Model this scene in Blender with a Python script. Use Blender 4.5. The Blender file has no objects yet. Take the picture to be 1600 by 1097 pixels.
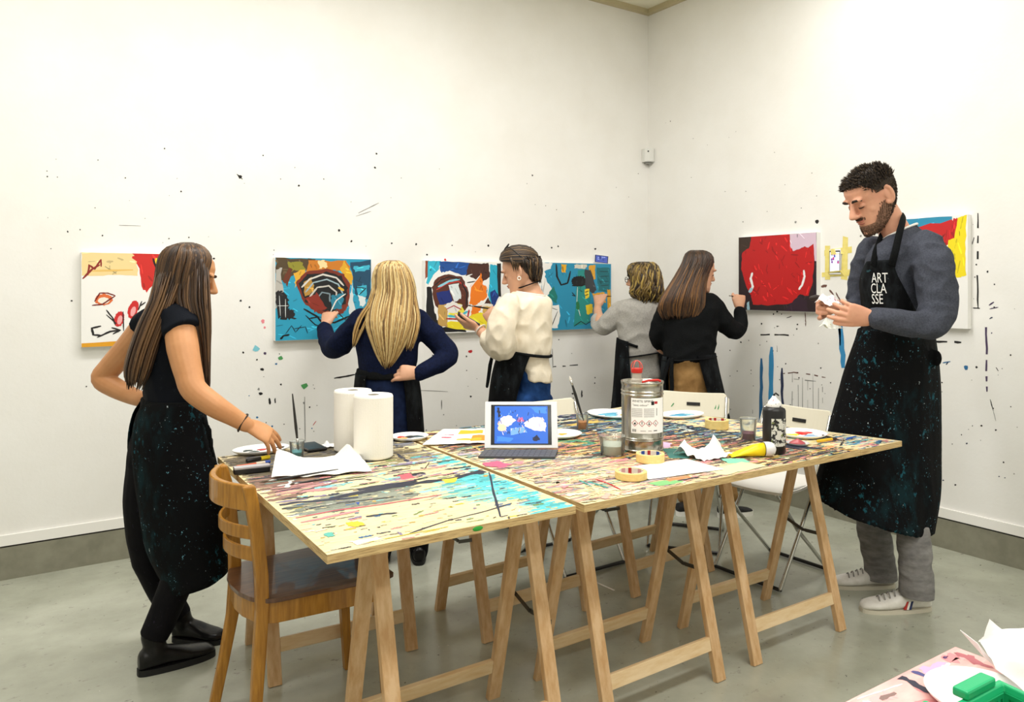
import bpy, bmesh, math, random
from mathutils import Vector, Matrix, Quaternion, noise
from math import sin, cos, pi, radians

scene = bpy.context.scene
COL = scene.collection

# ------------------------------------------------------------------ camera
F_PX, HOR, CAM_H = 1200.0, 448.0, 1.38          # focal length and horizon of the 1600x1097 photo
VR = Vector((0.8321, -0.5547, 0.0))             # camera right (world x runs along the left wall)
VF = Vector((0.5547, 0.8321, 0.0))              # camera forward
UP = Vector((0, 0, 1))
cam_d = bpy.data.cameras.new('camera')
cam_d.sensor_fit = 'HORIZONTAL'
cam_d.sensor_width = 36.0
cam_d.lens = 36.0 * F_PX / 1600.0
cam_d.shift_y = -(548.5 - HOR) / 1600.0
cam_d.clip_start = 0.05
cam = bpy.data.objects.new('camera', cam_d)
COL.objects.link(cam)
cam.location = (0, 0, CAM_H)
cam.rotation_euler = (pi / 2, 0, math.atan2(VF.y, VF.x) - pi / 2)
scene.camera = cam

# ------------------------------------------------------------------ world, lamps, exposure
w = bpy.data.worlds.new('world')
scene.world = w
w.use_nodes = True
w.node_tree.nodes['Background'].inputs[0].default_value = (0.9, 0.95, 1.0, 1)
w.node_tree.nodes['Background'].inputs[1].default_value = 0.15
scene.view_settings.view_transform = 'Standard'
scene.view_settings.look = 'None'
scene.view_settings.exposure = 0.0
scene.view_settings.gamma = 1.0
scene.view_settings.use_curve_mapping = False
scene.cycles.use_denoising = True
scene.cycles.max_bounces = 8
scene.cycles.diffuse_bounces = 5


def area(name, loc, sx, sy, power, color=(1, 0.985, 0.955), rot=(0, 0, 0)):
    d = bpy.data.lights.new(name, 'AREA')
    d.shape = 'RECTANGLE'
    d.size, d.size_y, d.energy, d.color = sx, sy, power, color
    o = bpy.data.objects.new(name, d)
    COL.objects.link(o)
    o.location = loc
    o.rotation_euler = rot
    return o


area('ceiling_lamp_light', (0.7, 2.9, 3.42), 3.0, 0.35, 60)
area('ceiling_lamp_light', (2.6, 2.3, 3.42), 2.4, 0.35, 38)
area('ceiling_lamp_light', (0.9, 0.4, 3.42), 4.2, 0.35, 64)
area('ceiling_lamp_light', (0.9, -1.6, 3.42), 4.2, 0.35, 58)


# ------------------------------------------------------------------ helpers: placing
def W(px, py, d):
    """A point seen at photo pixel (px, py) standing d metres in front of the camera."""
    return Vector((0, 0, CAM_H)) + VR * ((px - 800) / F_PX * d) + VF * d - UP * ((py - HOR) / F_PX * d)


def on_plane(px, py, z):
    return W(px, py, F_PX * (CAM_H - z) / (py - HOR))


TZ = 0.76


def T(px, py, dz=0.0):
    p = on_plane(px, py, TZ)
    return Vector((p.x, p.y, TZ + dz))


def FL(px, py):
    p = on_plane(px, py, 0.0)
    return Vector((p.x, p.y, 0))


WY, WX = 4.339, 4.154        # left wall plane y, right wall plane x
CEIL = 3.5


def on_left(px, py, off=0.0):
    k = (px - 800) / F_PX
    d = (WY - off) / (VF.y + VR.y * k)
    return W(px, py, d)


def on_right(px, py, off=0.0):
    k = (px - 800) / F_PX
    d = (WX - off) / (VF.x + VR.x * k)
    return W(px, py, d)


# ------------------------------------------------------------------ helpers: materials
def lin(c):
    if isinstance(c, str):
        c = [int(c[i:i + 2], 16) for i in (0, 2, 4)]
    return tuple(((v / 255) / 12.92 if v / 255 <= 0.04045 else ((v / 255 + 0.055) / 1.055) ** 2.4) for v in c) + (1,)


MATS = {}


def mat(name, c, rough=0.6, metal=0.0, var=0.0, c2=None, scale=20.0, stretch=(1, 1, 1), bump=0.0, bscale=None,
        trans=0.0, ior=1.45, emit=None, estr=0.0, coat=0.0, alpha=1.0, contrast=(0.35, 0.65), spec=0.5, sheen=0.0):
    if name in MATS:
        return MATS[name]
    m = bpy.data.materials.new(name)
    m.use_nodes = True
    nt = m.node_tree
    b = nt.nodes['Principled BSDF']
    b.inputs['Base Color'].default_value = lin(c)
    b.inputs['Roughness'].default_value = rough
    b.inputs['Metallic'].default_value = metal
    b.inputs['Specular IOR Level'].default_value = spec
    b.inputs['IOR'].default_value = ior
    b.inputs['Transmission Weight'].default_value = trans
    b.inputs['Coat Weight'].default_value = coat
    b.inputs['Alpha'].default_value = alpha
    b.inputs['Sheen Weight'].default_value = sheen
    if emit is not None:
        b.inputs['Emission Color'].default_value = lin(emit)
        b.inputs['Emission Strength'].default_value = estr
    tc = mp = None
    if c2 is not None or bump:
        tc = nt.nodes.new('ShaderNodeTexCoord')
        mp = nt.nodes.new('ShaderNodeMapping')
        mp.inputs['Scale'].default_value = stretch
        nt.links.new(tc.outputs['Object'], mp.inputs['Vector'])
    if c2 is not None:
        n = nt.nodes.new('ShaderNodeTexNoise')
        n.inputs['Scale'].default_value = scale
        n.inputs['Detail'].default_value = 6
        n.inputs['Roughness'].default_value = 0.6
        nt.links.new(mp.outputs[0], n.inputs['Vector'])
        r = nt.nodes.new('ShaderNodeValToRGB')
        r.color_ramp.elements[0].position, r.color_ramp.elements[1].position = contrast
        r.color_ramp.elements[0].color = lin(c)
        r.color_ramp.elements[1].color = lin(c2)
        nt.links.new(n.outputs['Fac'], r.inputs[0])
        nt.links.new(r.outputs[0], b.inputs['Base Color'])
    if bump:
        n2 = nt.nodes.new('ShaderNodeTexNoise')
        n2.inputs['Scale'].default_value = bscale or scale
        n2.inputs['Detail'].default_value = 5
        nt.links.new(mp.outputs[0], n2.inputs['Vector'])
        bp = nt.nodes.new('ShaderNodeBump')
        bp.inputs['Strength'].default_value = bump
        bp.inputs['Distance'].default_value = 0.004
        nt.links.new(n2.outputs['Fac'], bp.inputs['Height'])
        nt.links.new(bp.outputs[0], b.inputs['Normal'])
    MATS[name] = m
    return m


def splatter(m, layers):
    """Dried paint on cloth or boards: each layer = (colour, noise scale, lo, hi, coarse mask lo, stretch)."""
    nt = m.node_tree
    b = nt.nodes['Principled BSDF']
    tc = nt.nodes.new('ShaderNodeTexCoord')
    lk = [l for l in nt.links if l.to_socket == b.inputs['Base Color']]
    if lk:
        cur = lk[0].from_socket
        nt.links.remove(lk[0])
    else:
        rgb = nt.nodes.new('ShaderNodeRGB')
        rgb.outputs[0].default_value = b.inputs['Base Color'].default_value
        cur = rgb.outputs[0]
    for i, (c, sc, lo, hi, ml, st) in enumerate(layers):
        mp = nt.nodes.new('ShaderNodeMapping')
        mp.inputs['Scale'].default_value = st
        mp.inputs['Location'].default_value = (3.1 * i + 1, 1.7 * i, 0.9 * i)
        nt.links.new(tc.outputs['Object'], mp.inputs['Vector'])

        def msk(scale, a, z, det):
            n = nt.nodes.new('ShaderNodeTexNoise')
            n.inputs['Scale'].default_value = scale
            n.inputs['Detail'].default_value = det
            n.inputs['Roughness'].default_value = 0.65
            nt.links.new(mp.outputs[0], n.inputs['Vector'])
            r = nt.nodes.new('ShaderNodeMapRange')
            r.inputs[1].default_value, r.inputs[2].default_value = a, z
            nt.links.new(n.outputs['Fac'], r.inputs[0])
            return r.outputs[0]
        f = msk(sc, lo, hi, 5)
        if ml:
            g = msk(sc * 0.12, ml, ml + 0.08, 2)
            mu = nt.nodes.new('ShaderNodeMath')
            mu.operation = 'MULTIPLY'
            nt.links.new(f, mu.inputs[0])
            nt.links.new(g, mu.inputs[1])
            f = mu.outputs[0]
        mx = nt.nodes.new('ShaderNodeMix')
        mx.data_type = 'RGBA'
        nt.links.new(f, mx.inputs[0])
        nt.links.new(cur, mx.inputs[6])
        mx.inputs[7].default_value = lin(c)
        cur = mx.outputs[2]
    nt.links.new(cur, b.inputs['Base Color'])
    return m


def paint(hexc):
    return mat('paint_' + hexc, hexc, 0.55)


# ------------------------------------------------------------------ helpers: meshes
class MB:
    def __init__(s):
        s.v, s.f, s.m = [], [], []

    def add(s, vs, fs, mi=0):
        o = len(s.v)
        s.v += [Vector(v) for v in vs]
        s.f += [tuple(i + o for i in f) for f in fs]
        s.m += [mi] * len(fs)

    def box(s, c, size, rot=None, mi=0):
        c = Vector(c)
        hx, hy, hz = [k / 2 for k in size]
        vs = [Vector((x, y, z)) for x in (-hx, hx) for y in (-hy, hy) for z in (-hz, hz)]
        if rot is not None:
            vs = [rot @ v for v in vs]
        s.add([v + c for v in vs], [(0, 1, 3, 2), (4, 6, 7, 5), (0, 4, 5, 1), (2, 3, 7, 6), (0, 2, 6, 4), (1, 5, 7, 3)], mi)

    def beam(s, a, b, wd, th, side, mi=0):
        """Rectangular bar from a to b; `side` is the direction its width wd lies in."""
        a, b = Vector(a), Vector(b)
        t = (b - a).normalized()
        u = (Vector(side) - t * t.dot(Vector(side))).normalized() * wd / 2
        v = t.cross(u).normalized() * th / 2
        vs = [p + x * u + y * v for p in (a, b) for x, y in ((-1, -1), (1, -1), (1, 1), (-1, 1))]
        s.add(vs, [(0, 3, 2, 1), (4, 5, 6, 7), (0, 1, 5, 4), (1, 2, 6, 5), (2, 3, 7, 6), (3, 0, 4, 7)], mi)

    def prism(s, poly, z0, z1, mi=0, mtop=None):
        n = len(poly)
        vs = [Vector((p[0], p[1], z0)) for p in poly] + [Vector((p[0], p[1], z1)) for p in poly]
        s.add(vs, [tuple(range(n))[::-1]] + [(i, (i + 1) % n, n + (i + 1) % n, n + i) for i in range(n)], mi)
        s.add(vs[n:], [tuple(range(n))], mi if mtop is None else mtop)

    def poly(s, pts, mi=0):
        s.add(pts, [tuple(range(len(pts)))], mi)

    def loft(s, rings, mi=0, cap=True, closed=True):
        n = len(rings[0])
        o = len(s.v)
        for r in rings:
            s.v += [Vector(p) for p in r]
        k = n if closed else n - 1
        for a in range(len(rings) - 1):
            for i in range(k):
                j = (i + 1) % n
                s.f.append((o + a * n + i, o + a * n + j, o + (a + 1) * n + j, o + (a + 1) * n + i))
                s.m.append(mi)
        if cap and closed:
            for a, rev in ((0, True), (len(rings) - 1, False)):
                c = sum((Vector(p) for p in rings[a]), Vector()) / n
                s.v.append(c)
                ci = len(s.v) - 1
                for i in range(n):
                    j = (i + 1) % n
                    q = (o + a * n + i, o + a * n + j, ci)
                    s.f.append(q[::-1] if rev else q)
                    s.m.append(mi)

    def tube(s, pts, r, n=10, mi=0, flat=None, ref=None, ends=True):
        """Round (or flattened) tube along pts; r a number or one per point; flat = thickness ratio across ref."""
        pts = [Vector(p) for p in pts]
        rs = list(r) if isinstance(r, (list, tuple)) else [r] * len(pts)
        if ends:
            t0, t1 = (pts[0] - pts[1]).normalized(), (pts[-1] - pts[-2]).normalized()
            r0, r1 = rs[0], rs[-1]
            P, Q = [], []
            for k in (0.98, 0.85, 0.5):
                P.append(pts[0] + t0 * r0 * k)
                Q.append(r0 * math.sqrt(max(0.02, 1 - k * k)))
            P2, Q2 = [], []
            for k in (0.5, 0.85, 0.98):
                P2.append(pts[-1] + t1 * r1 * k)
                Q2.append(r1 * math.sqrt(max(0.02, 1 - k * k)))
            pts, rs = P + pts + P2, Q + rs + Q2
        rings, u = [], None
        for i, p in enumerate(pts):
            t = (pts[min(i + 1, len(pts) - 1)] - pts[max(i - 1, 0)]).normalized()
            if ref is not None:
                u = Vector(ref) - t * t.dot(Vector(ref))
            elif u is None:
                u = t.orthogonal()
            else:
                u = u - t * t.dot(u)
            u = u.normalized()
            v = t.cross(u)
            fl = 1.0 if flat is None else (flat[i] if isinstance(flat, (list, tuple)) else flat)
            rings.append([p + u * rs[i] * fl * cos(a) + v * rs[i] * sin(a) for a in [2 * pi * k / n for k in range(n)]])
        s.loft(rings, mi)

    def lathe(s, prof, c, n=32, mi=0, axis=UP, cap=True):
        c, ax = Vector(c), Vector(axis).normalized()
        u = ax.orthogonal().normalized()
        v = ax.cross(u)
        s.loft([[c + ax * z + (u * cos(a) + v * sin(a)) * r for a in [2 * pi * k / n for k in range(n)]] for r, z in prof], mi, cap)

    def ell(s, c, ax, n=16, mi=0):
        """Ellipsoid with half axis vectors ax = (a, b, c)."""
        c = Vector(c)
        a, b, d = [Vector(q) for q in ax]
        rings = []
        for i in range(1, n // 2):
            th = pi * i / (n // 2)
            rings.append([c + d * -cos(th) + (a * cos(q) + b * sin(q)) * sin(th) for q in [2 * pi * k / n for k in range(n)]])
        rings = [[c - d + (p - c + d) * 0.02 for p in rings[0]]] + rings + [[c + d + (p - c - d) * 0.02 for p in rings[-1]]]
        s.loft(rings, mi)

    def mesh(s, name):
        me = bpy.data.meshes.new(name)
        me.from_pydata(s.v, [], s.f)
        me.update()
        if any(s.m):
            me.polygons.foreach_set('material_index', s.m)
        return me


def origin(p):
    o = Vector()
    while p is not None:
        o += p.location
        p = p.parent
    return o


def link(name, me, mats, parent=None, smooth=False, loc=None, bevel=0.0, recalc=True):
    """Put a world-space mesh into the scene as one object (child of parent, or top level at loc)."""
    sh = origin(parent) if parent is not None else (Vector(loc) if loc is not None else Vector())
    me.transform(Matrix.Translation(-sh))
    if recalc:
        bm = bmesh.new()
        bm.from_mesh(me)
        bmesh.ops.recalc_face_normals(bm, faces=bm.faces)
        bm.to_mesh(me)
        bm.free()
    for m in (mats if isinstance(mats, (list, tuple)) else [mats]):
        me.materials.append(m)
    if smooth:
        me.polygons.foreach_set('use_smooth', [True] * len(me.polygons))
    o = bpy.data.objects.new(name, me)
    COL.objects.link(o)
    if parent is not None:
        o.parent = parent
    elif loc is not None:
        o.location = loc
    if bevel:
        b = o.modifiers.new('bevel', 'BEVEL')
        b.width, b.segments, b.limit_method = bevel, 2, 'ANGLE'
    return o


def put(name, mb, mats, parent=None, **k):
    return link(name, mb.mesh(name), mats, parent, **k)


def tag(o, label, cat, group=None, kind=None):
    o['label'] = label
    if cat:
        o['category'] = cat
    if group:
        o['group'] = group
    if kind:
        o['kind'] = kind
    return o


def thing(name, label, cat, loc, group=None):
    o = bpy.data.objects.new(name, None)
    o.empty_display_size = 0.1
    COL.objects.link(o)
    o.location = loc
    return tag(o, label, cat, group)


def struct(name, mb, mats, **k):
    o = put(name, mb, mats, **k)
    o['kind'] = 'structure'
    return o


def kids(o):
    return [c for c in bpy.data.objects if c.parent == o]


def copy_tree(o, parent=None):
    ch = kids(o)
    c = o.copy()
    COL.objects.link(c)
    if parent is not None:
        c.parent = parent
    for k in ch:
        copy_tree(k, c)
    return c


def remesh(mb, voxel, it=4, fac=0.5):
    """Melt overlapping closed shapes into one continuous skin."""
    me = mb.mesh('tmp')
    o = bpy.data.objects.new('tmp', me)
    COL.objects.link(o)
    r = o.modifiers.new('r', 'REMESH')
    r.mode, r.voxel_size = 'VOXEL', voxel
    if it:
        sm = o.modifiers.new('s', 'SMOOTH')
        sm.factor, sm.iterations = fac, it
    dg = bpy.context.evaluated_depsgraph_get()
    out = bpy.data.meshes.new_from_object(o.evaluated_get(dg))
    bpy.data.objects.remove(o)
    bpy.data.meshes.remove(me)
    return out


def wrinkle(me, amp, freq, seed=0.0, ridged=True):
    """Move a mesh's points along their normals by stretched noise: folds in cloth, locks in hair."""
    fx, fy, fz = freq
    nrm = [v.normal.copy() for v in me.vertices]
    for v, n in zip(me.vertices, nrm):
        p = Vector((v.co.x * fx + seed, v.co.y * fy + seed * 1.7, v.co.z * fz))
        h = noise.noise(p)
        if ridged:
            h = 1 - 2 * abs(h) - 0.5
        v.co += n * amp * h
    me.update()


def rag(pts, jit, rng, n=5):
    """Outline with a painted, ragged edge: subdivides a 2-D polygon and jitters it."""
    out = []
    for i in range(len(pts)):
        a, b = Vector(pts[i]), Vector(pts[(i + 1) % len(pts)])
        for k in range(n):
            out.append(a.lerp(b, k / n) + Vector((rng.uniform(-jit, jit), rng.uniform(-jit, jit))))
    return out


def stroke2(pts, w0, rng, jit=0.15):
    """Brush stroke along 2-D points as a polygon, width w0, ragged."""
    P = []
    for i in range(len(pts) - 1):
        a, b = Vector(pts[i]), Vector(pts[i + 1])
        for k in range(4):
            P.append(a.lerp(b, k / 4))
    P.append(Vector(pts[-1]))
    L, R_ = [], []
    for i, p in enumerate(P):
        t = (P[min(i + 1, len(P) - 1)] - P[max(i - 1, 0)])
        t = t.normalized() if t.length > 0 else Vector((1, 0))
        nv = Vector((-t.y, t.x))
        e = 0.55 if i in (0, len(P) - 1) else 1.0
        L.append(p + nv * w0 / 2 * e * (1 + rng.uniform(-jit, jit)))
        R_.append(p - nv * w0 / 2 * e * (1 + rng.uniform(-jit, jit)))
    return L, R_


def text_mesh(s, size, align='CENTER', ext=0.0):
    cu = bpy.data.curves.new('t', 'FONT')
    cu.body, cu.size, cu.align_x, cu.extrude = s, size, align, ext
    cu.resolution_u = 3
    o = bpy.data.objects.new('t', cu)
    COL.objects.link(o)
    dg = bpy.context.evaluated_depsgraph_get()
    me = bpy.data.meshes.new_from_object(o.evaluated_get(dg))
    bpy.data.objects.remove(o)
    return me
# ================================================================== materials
M_wallL = mat('white_wall_paint', 'f3f2ef', 0.75, c2='edebe6', scale=2.5, contrast=(0.3, 0.7), bump=0.15, bscale=60)
M_ceil = mat('cream_ceiling_paint', 'e9e5cf', 0.8)
M_trim = mat('tan_cornice', 'c2b694', 0.7)
M_skirt = mat('grey_skirting', '8f8d7c', 0.6, c2='7e7c6c', scale=9, bump=0.1)
M_strip = mat('white_board_strip', 'f4f2ee', 0.6)
M_dark = mat('dark_gap', '2a2722', 0.8)
M_floor = mat('polished_concrete', 'b9bbac', 0.2, c2='9c9e8f', scale=3.2, contrast=(0.3, 0.72), bump=0.05, bscale=40, spec=0.5)
splatter(M_floor, [('85837a', 18, 0.62, 0.74, 0, (1, 1.4, 1)), ('4a4842', 38, 0.68, 0.70, 0.42, (1, 1.6, 1)), ('5f5d55', 70, 0.69, 0.71, 0.40, (1.5, 1, 1)), ('d8d7cc', 44, 0.70, 0.72, 0.45, (1.4, 1, 1))])
M_ply = mat('plywood_top', 'efe0b4', 0.5, c2='e2cd9c', scale=14, stretch=(1, 6, 1), bump=0.12, bscale=50)
M_plyedge = mat('plywood_edge', 'd6b983', 0.65, c2='8f6c3f', scale=7, stretch=(2.5, 2.5, 60), contrast=(.42, .72))
M_beech = mat('beech_wood', 'dcba90', 0.5, c2='c59a69', scale=5, stretch=(9, 9, 1.2), bump=0.05)
M_beech_l = mat('beech_rail_wood', 'e8cfa8', 0.5, c2='d8b685', scale=5, stretch=(1.5, 9, 9), bump=0.05)
M_steel = mat('dark_steel_stay', '55534e', 0.35, metal=0.9)
M_chrome = mat('chrome_tube', 'c9c9c6', 0.12, metal=1.0)
M_oak = mat('honey_oak', 'b9832f', 0.38, c2='99661d', scale=6, stretch=(14, 14, 1.5), coat=0.3)
M_seat = mat('dark_plywood_seat', '6d4a33', 0.35, c2='4c3022', scale=8, stretch=(1.2, 14, 1), coat=0.4)
M_white = mat('white_plastic', 'f1efe9', 0.4)
M_cream = mat('cream_shell', 'ece6d2', 0.45)

INK = dict(k='1d1b1c', g='8d8c89', b='2f6c9e', bl='3a8fc4', gr='4f9a5a', r='c0262c', pu='4a3a5a', p='e98a94', cy='7fc8d8', n='2b3350', br='6b4a42', y='ecd634')


def marks(mb, fn, lst, mats, rng, off=0.001):
    """Dried paint on a surface: (kind, colour, px, py, ...) specks, lines and dashes."""
    for it in lst:
        k, c = it[0], it[1]
        m = paint(INK[c])
        if m not in mats:
            mats.append(m)
        mi = mats.index(m)
        if k == 's':
            _, _, x, y, r = it
            n = 7
            mb.poly([fn(x + r * rng.uniform(.6, 1.3) * cos(2 * pi * i / n), y + r * rng.uniform(.6, 1.3) * sin(2 * pi * i / n), off) for i in range(n)], mi)
        else:
            _, _, pts, wd = it
            L, R_ = stroke2(pts, wd, rng, 0.35)
            skip = k == 'd'
            for i in range(len(L) - 1):
                if skip and rng.random() < 0.35:
                    continue
                mb.poly([fn(p.x, p.y, off) for p in (L[i], L[i + 1], R_[i + 1], R_[i])], mi)


# ================================================================== room
rng = random.Random(4)
X0, Y0 = -3.2, -3.2
mb = MB()
mb.box(((X0 + WX) / 2, (Y0 + WY) / 2, -0.05), (WX - X0 + 0.4, WY - Y0 + 0.4, 0.1))
struct('floor', mb, M_floor)
mb = MB()
mb.box(((X0 + WX) / 2, (Y0 + WY) / 2, CEIL + 0.05), (WX - X0 + 0.4, WY - Y0 + 0.4, 0.1))
struct('ceiling', mb, M_ceil)

mats = [M_wallL]
mb = MB()
mb.box(((X0 + WX) / 2, WY + 0.06, CEIL / 2), (WX - X0 + 0.2, 0.12, CEIL))
specks = [(74, 276), (153, 250), (257, 232), (411, 243), (196, 278), (283, 299), (467, 290), (586, 262), (588, 240), (832, 274), (106, 362),
          (125, 359), (160, 368), (264, 373), (295, 371), (334, 404), (376, 470), (667, 398), (763, 384), (829, 386), (862, 387), (872, 385),
          (930, 389), (650, 382), (549, 377), (135, 604), (112, 470), (390, 480), (612, 380), (700, 545), (752, 540), (676, 555), (530, 360)]
L = [('s', 'k', x, y, rng.uniform(1.0, 1.9)) for x, y in specks]
L += [('s', 'k', rng.uniform(30, 1000), rng.uniform(240, 400), rng.uniform(.5, 1.0)) for _ in range(35)]
L += [('s', rng.choice('kkkgb'), rng.uniform(375, 500), rng.uniform(540, 680), rng.uniform(.7, 2.0)) for _ in range(26)]
L += [('s', rng.choice('kkg'), rng.uniform(660, 960), rng.uniform(530, 680), rng.uniform(.6, 1.5)) for _ in range(30)]
L += [('s', 'gr', 438, 560, 4), ('s', 'gr', 476, 603, 5), ('s', 'cy', 400, 545, 5), ('s', 'pu', 414, 552, 2.5), ('s', 'p', 411, 502, 3), ('s', 'p', 414, 512, 2),
      ('s', 'r', 735, 549, 3), ('s', 'k', 410, 577, 3), ('s', 'k', 407, 615, 3), ('s', 'k', 375, 276, 3), ('s', 'r', 696, 406, 2),
      ('l', 'k', [(421, 622), (422, 632)], 3), ('l', 'k', [(430, 622), (430, 630)], 2), ('d', 'k', [(522, 591), (540, 588), (556, 585)], 2.5), ('l', 'k', [(370, 272), (379, 280)], 1.5),
      ('l', 'g', [(560, 333), (592, 317)], 1.2), ('l', 'g', [(556, 338), (580, 330)], .8), ('d', 'k', [(864, 573), (884, 572)], 2), ('d', 'k', [(890, 571), (916, 569)], 1.6),
      ('l', 'k', [(909, 610), (909, 621)], 2.2), ('l', 'g', [(863, 545), (864, 575)], 1.2), ('l', 'g', [(656, 610), (700, 612)], 1), ('l', 'r', [(489, 665), (494, 658)], 1),
      ('l', 'g', [(186, 352), (220, 353)], .8), ('l', 'g', [(476, 620), (477, 690)], 1.5), ('l', 'k', [(690, 625), (690, 640)], 1)]
marks(mb, on_left, L, mats, rng)
struct('wall_left', mb, mats, recalc=False)

mats = [M_wallL]
mb = MB()
mb.box((WX + 0.06, (Y0 + WY) / 2, CEIL / 2), (0.12, WY - Y0 + 0.2, CEIL))
L = [('l', 'b', [(1190, 560), (1189, 620), (1188, 690)], 5), ('l', 'bl', [(1206, 542), (1205, 600), (1203, 660)], 7), ('l', 'n', [(1222, 575), (1222, 612), (1223, 650)], 4),
     ('l', 'bl', [(1313, 500), (1316, 535), (1317, 575)], 8), ('l', 'b', [(1311, 500), (1313, 540)], 3)]
for x, y0, y1 in ((1176, 640, 665), (1238, 583, 640), (1247, 585, 650), (1254, 590, 660), (1262, 580, 640), (1270, 584, 665), (1279, 590, 655), (1285, 596, 630), (1258, 500, 510), (1214, 540, 560)):
    L.append(('d', 'br' if x == 1258 else 'g', [(x, y0), (x + rng.uniform(-1, 1), y1)], rng.uniform(.6, 1.1)))
L += [('d', 'br', [(1222, 584), (1240, 582), (1266, 585), (1290, 590)], 1.6), ('d', 'g', [(1240, 592), (1275, 596)], 1.2),
      ('d', 'k', [(1181, 523), (1210, 523), (1240, 524)], 2.2), ('d', 'k', [(1455, 534), (1480, 534), (1502, 535)], 3.2),
      ('d', 'k', [(1528, 333), (1528, 380), (1527, 430), (1528, 481)], 2.4), ('l', 'k', [(1520, 481), (1531, 482)], 2),
      ('d', 'pu', [(1540, 500), (1542, 545), (1541, 580), (1542, 612)], 3), ('l', 'k', [(1547, 624), (1552, 642)], 1.3), ('l', 'g', [(1552, 642), (1556, 658)], .8),
      ('s', 'b', 1509, 574, 4), ('l', 'b', [(1473, 567), (1485, 565)], 2), ('l', 'n', [(1478, 570), (1482, 565)], 1.6), ('s', 'k', 1526, 574, 2), ('l', 'k', [(1556, 574), (1560, 580)], 1.2),
      ('l', 'pu', [(1545, 477), (1553, 472)], 2), ('l', 'pu', [(1546, 483), (1560, 480)], 1.5), ('l', 'n', [(1546, 498), (1551, 496)], 2),
      ('s', 'k', 1277, 346, 3.2), ('s', 'g', 1243, 347, 2), ('s', 'k', 1214, 487, 1.8), ('s', 'k', 1190, 506, 1.3), ('s', 'k', 1246, 507, 1.5), ('s', 'k', 1245, 514, 1.2),
      ('l', 'br', [(1258, 488), (1259, 508)], 1.3), ('l', 'k', [(1229, 497), (1237, 494)], 1), ('l', 'k', [(1522, 371), (1519, 382)], 1.5), ('l', 'g', [(1277, 362), (1277, 440)], .8),
      ('l', 'br', [(1283, 448), (1292, 446)], 4), ('l', 'br', [(1296, 453), (1303, 462)], 2.5), ('l', 'br', [(1306, 457), (1313, 470)], 2), ('s', 'g', 1345, 369, 2)]
L += [('s', rng.choice('kkkg'), rng.uniform(1130, 1300), rng.uniform(490, 660), rng.uniform(.5, 1.4)) for _ in range(36)]
L += [('s', rng.choice('kkgn'), rng.uniform(1460, 1590), rng.uniform(340, 760), rng.uniform(.5, 1.6)) for _ in range(46)]
L += [('s', 'k', rng.uniform(1040, 1300), rng.uniform(180, 360), rng.uniform(.4, .8)) for _ in range(16)]
marks(mb, on_right, L, mats, rng)
struct('wall_right', mb, mats, recalc=False)

mb = MB()
mb.box((X0 - 0.06, (Y0 + WY) / 2, CEIL / 2), (0.12, WY - Y0 + 0.2, CEIL))
struct('wall_side', mb, M_wallL)
mb = MB()
mb.box(((X0 + WX) / 2, Y0 - 0.06, CEIL / 2), (WX - X0 + 0.2, 0.12, CEIL))
struct('wall_back', mb, M_wallL)

# grey skirting with a thin shadow gap, and the white board strip above it
mb = MB()
mb.box(((X0 + WX) / 2, WY - 0.006, 0.076), (WX - X0, 0.012, 0.152), mi=0)
mb.box(((X0 + WX) / 2, WY - 0.004, 0.155), (WX - X0, 0.009, 0.006), mi=1)
struct('baseboard_left', mb, [M_skirt, M_dark])
mb = MB()
mb.box((WX - 0.006, (Y0 + WY) / 2 - 0.01, 0.076), (0.012, WY - Y0 - 0.02, 0.152), mi=0)
mb.box((WX - 0.004, (Y0 + WY) / 2 - 0.01, 0.155), (0.009, WY - Y0 - 0.02, 0.006), mi=1)
struct('baseboard_right', mb, [M_skirt, M_dark])
mb = MB()
mb.box(((X0 + WX) / 2, WY - 0.006, 0.185), (WX - X0, 0.012, 0.05))
struct('trim_1', mb, M_strip)
mb = MB()
mb.box((WX - 0.006, (Y0 + WY) / 2 - 0.01, 0.185), (0.012, WY - Y0 - 0.02, 0.05))
struct('trim_2', mb, M_strip)
mb = MB()
mb.box(((X0 + WX) / 2, WY - 0.02, CEIL - 0.018), (WX - X0, 0.04, 0.036))
struct('trim_3', mb, M_trim)
mb = MB()
mb.box((WX - 0.02, (Y0 + WY) / 2 - 0.02, CEIL - 0.018), (0.04, WY - Y0 - 0.04, 0.036))
struct('trim_4', mb, M_trim)

# motion sensor in the corner
cpos = on_left(1009, 244, 0.03)
cpos = Vector((WX - 0.035, WY - 0.035, cpos.z))
t = thing('motion_sensor', 'small white motion sensor mounted high in the room corner', 'sensor', cpos)
mb = MB()
pr = [(-0.035, 0.035), (0.035, 0.035), (0.035, -0.035), (0.012, -0.043), (-0.022, -0.03), (-0.040, -0.002)]
mb.prism([(cpos.x + x, cpos.y + y) for x, y in pr], cpos.z - 0.045, cpos.z + 0.055)
put('housing', mb, mat('sensor_white', 'e2e2de', 0.4), t, bevel=0.006)
mb = MB()
mb.prism([(cpos.x + x * .6 + .004, cpos.y + y * .6 + .004) for x, y in pr], cpos.z - 0.058, cpos.z - 0.0455)
put('mounting_foot', mb, mat('sensor_grey', '8a8a84', 0.5), t)
mb = MB()
dirn = Vector((-0.6, -0.8, 0)).normalized()
mb.lathe([(0.0055, 0), (0.0055, 0.004)], cpos + dirn * 0.0345 + Vector((-.004, .001, .032)), 12, axis=dirn)
put('lens', mb, paint('111111'), t)
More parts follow.
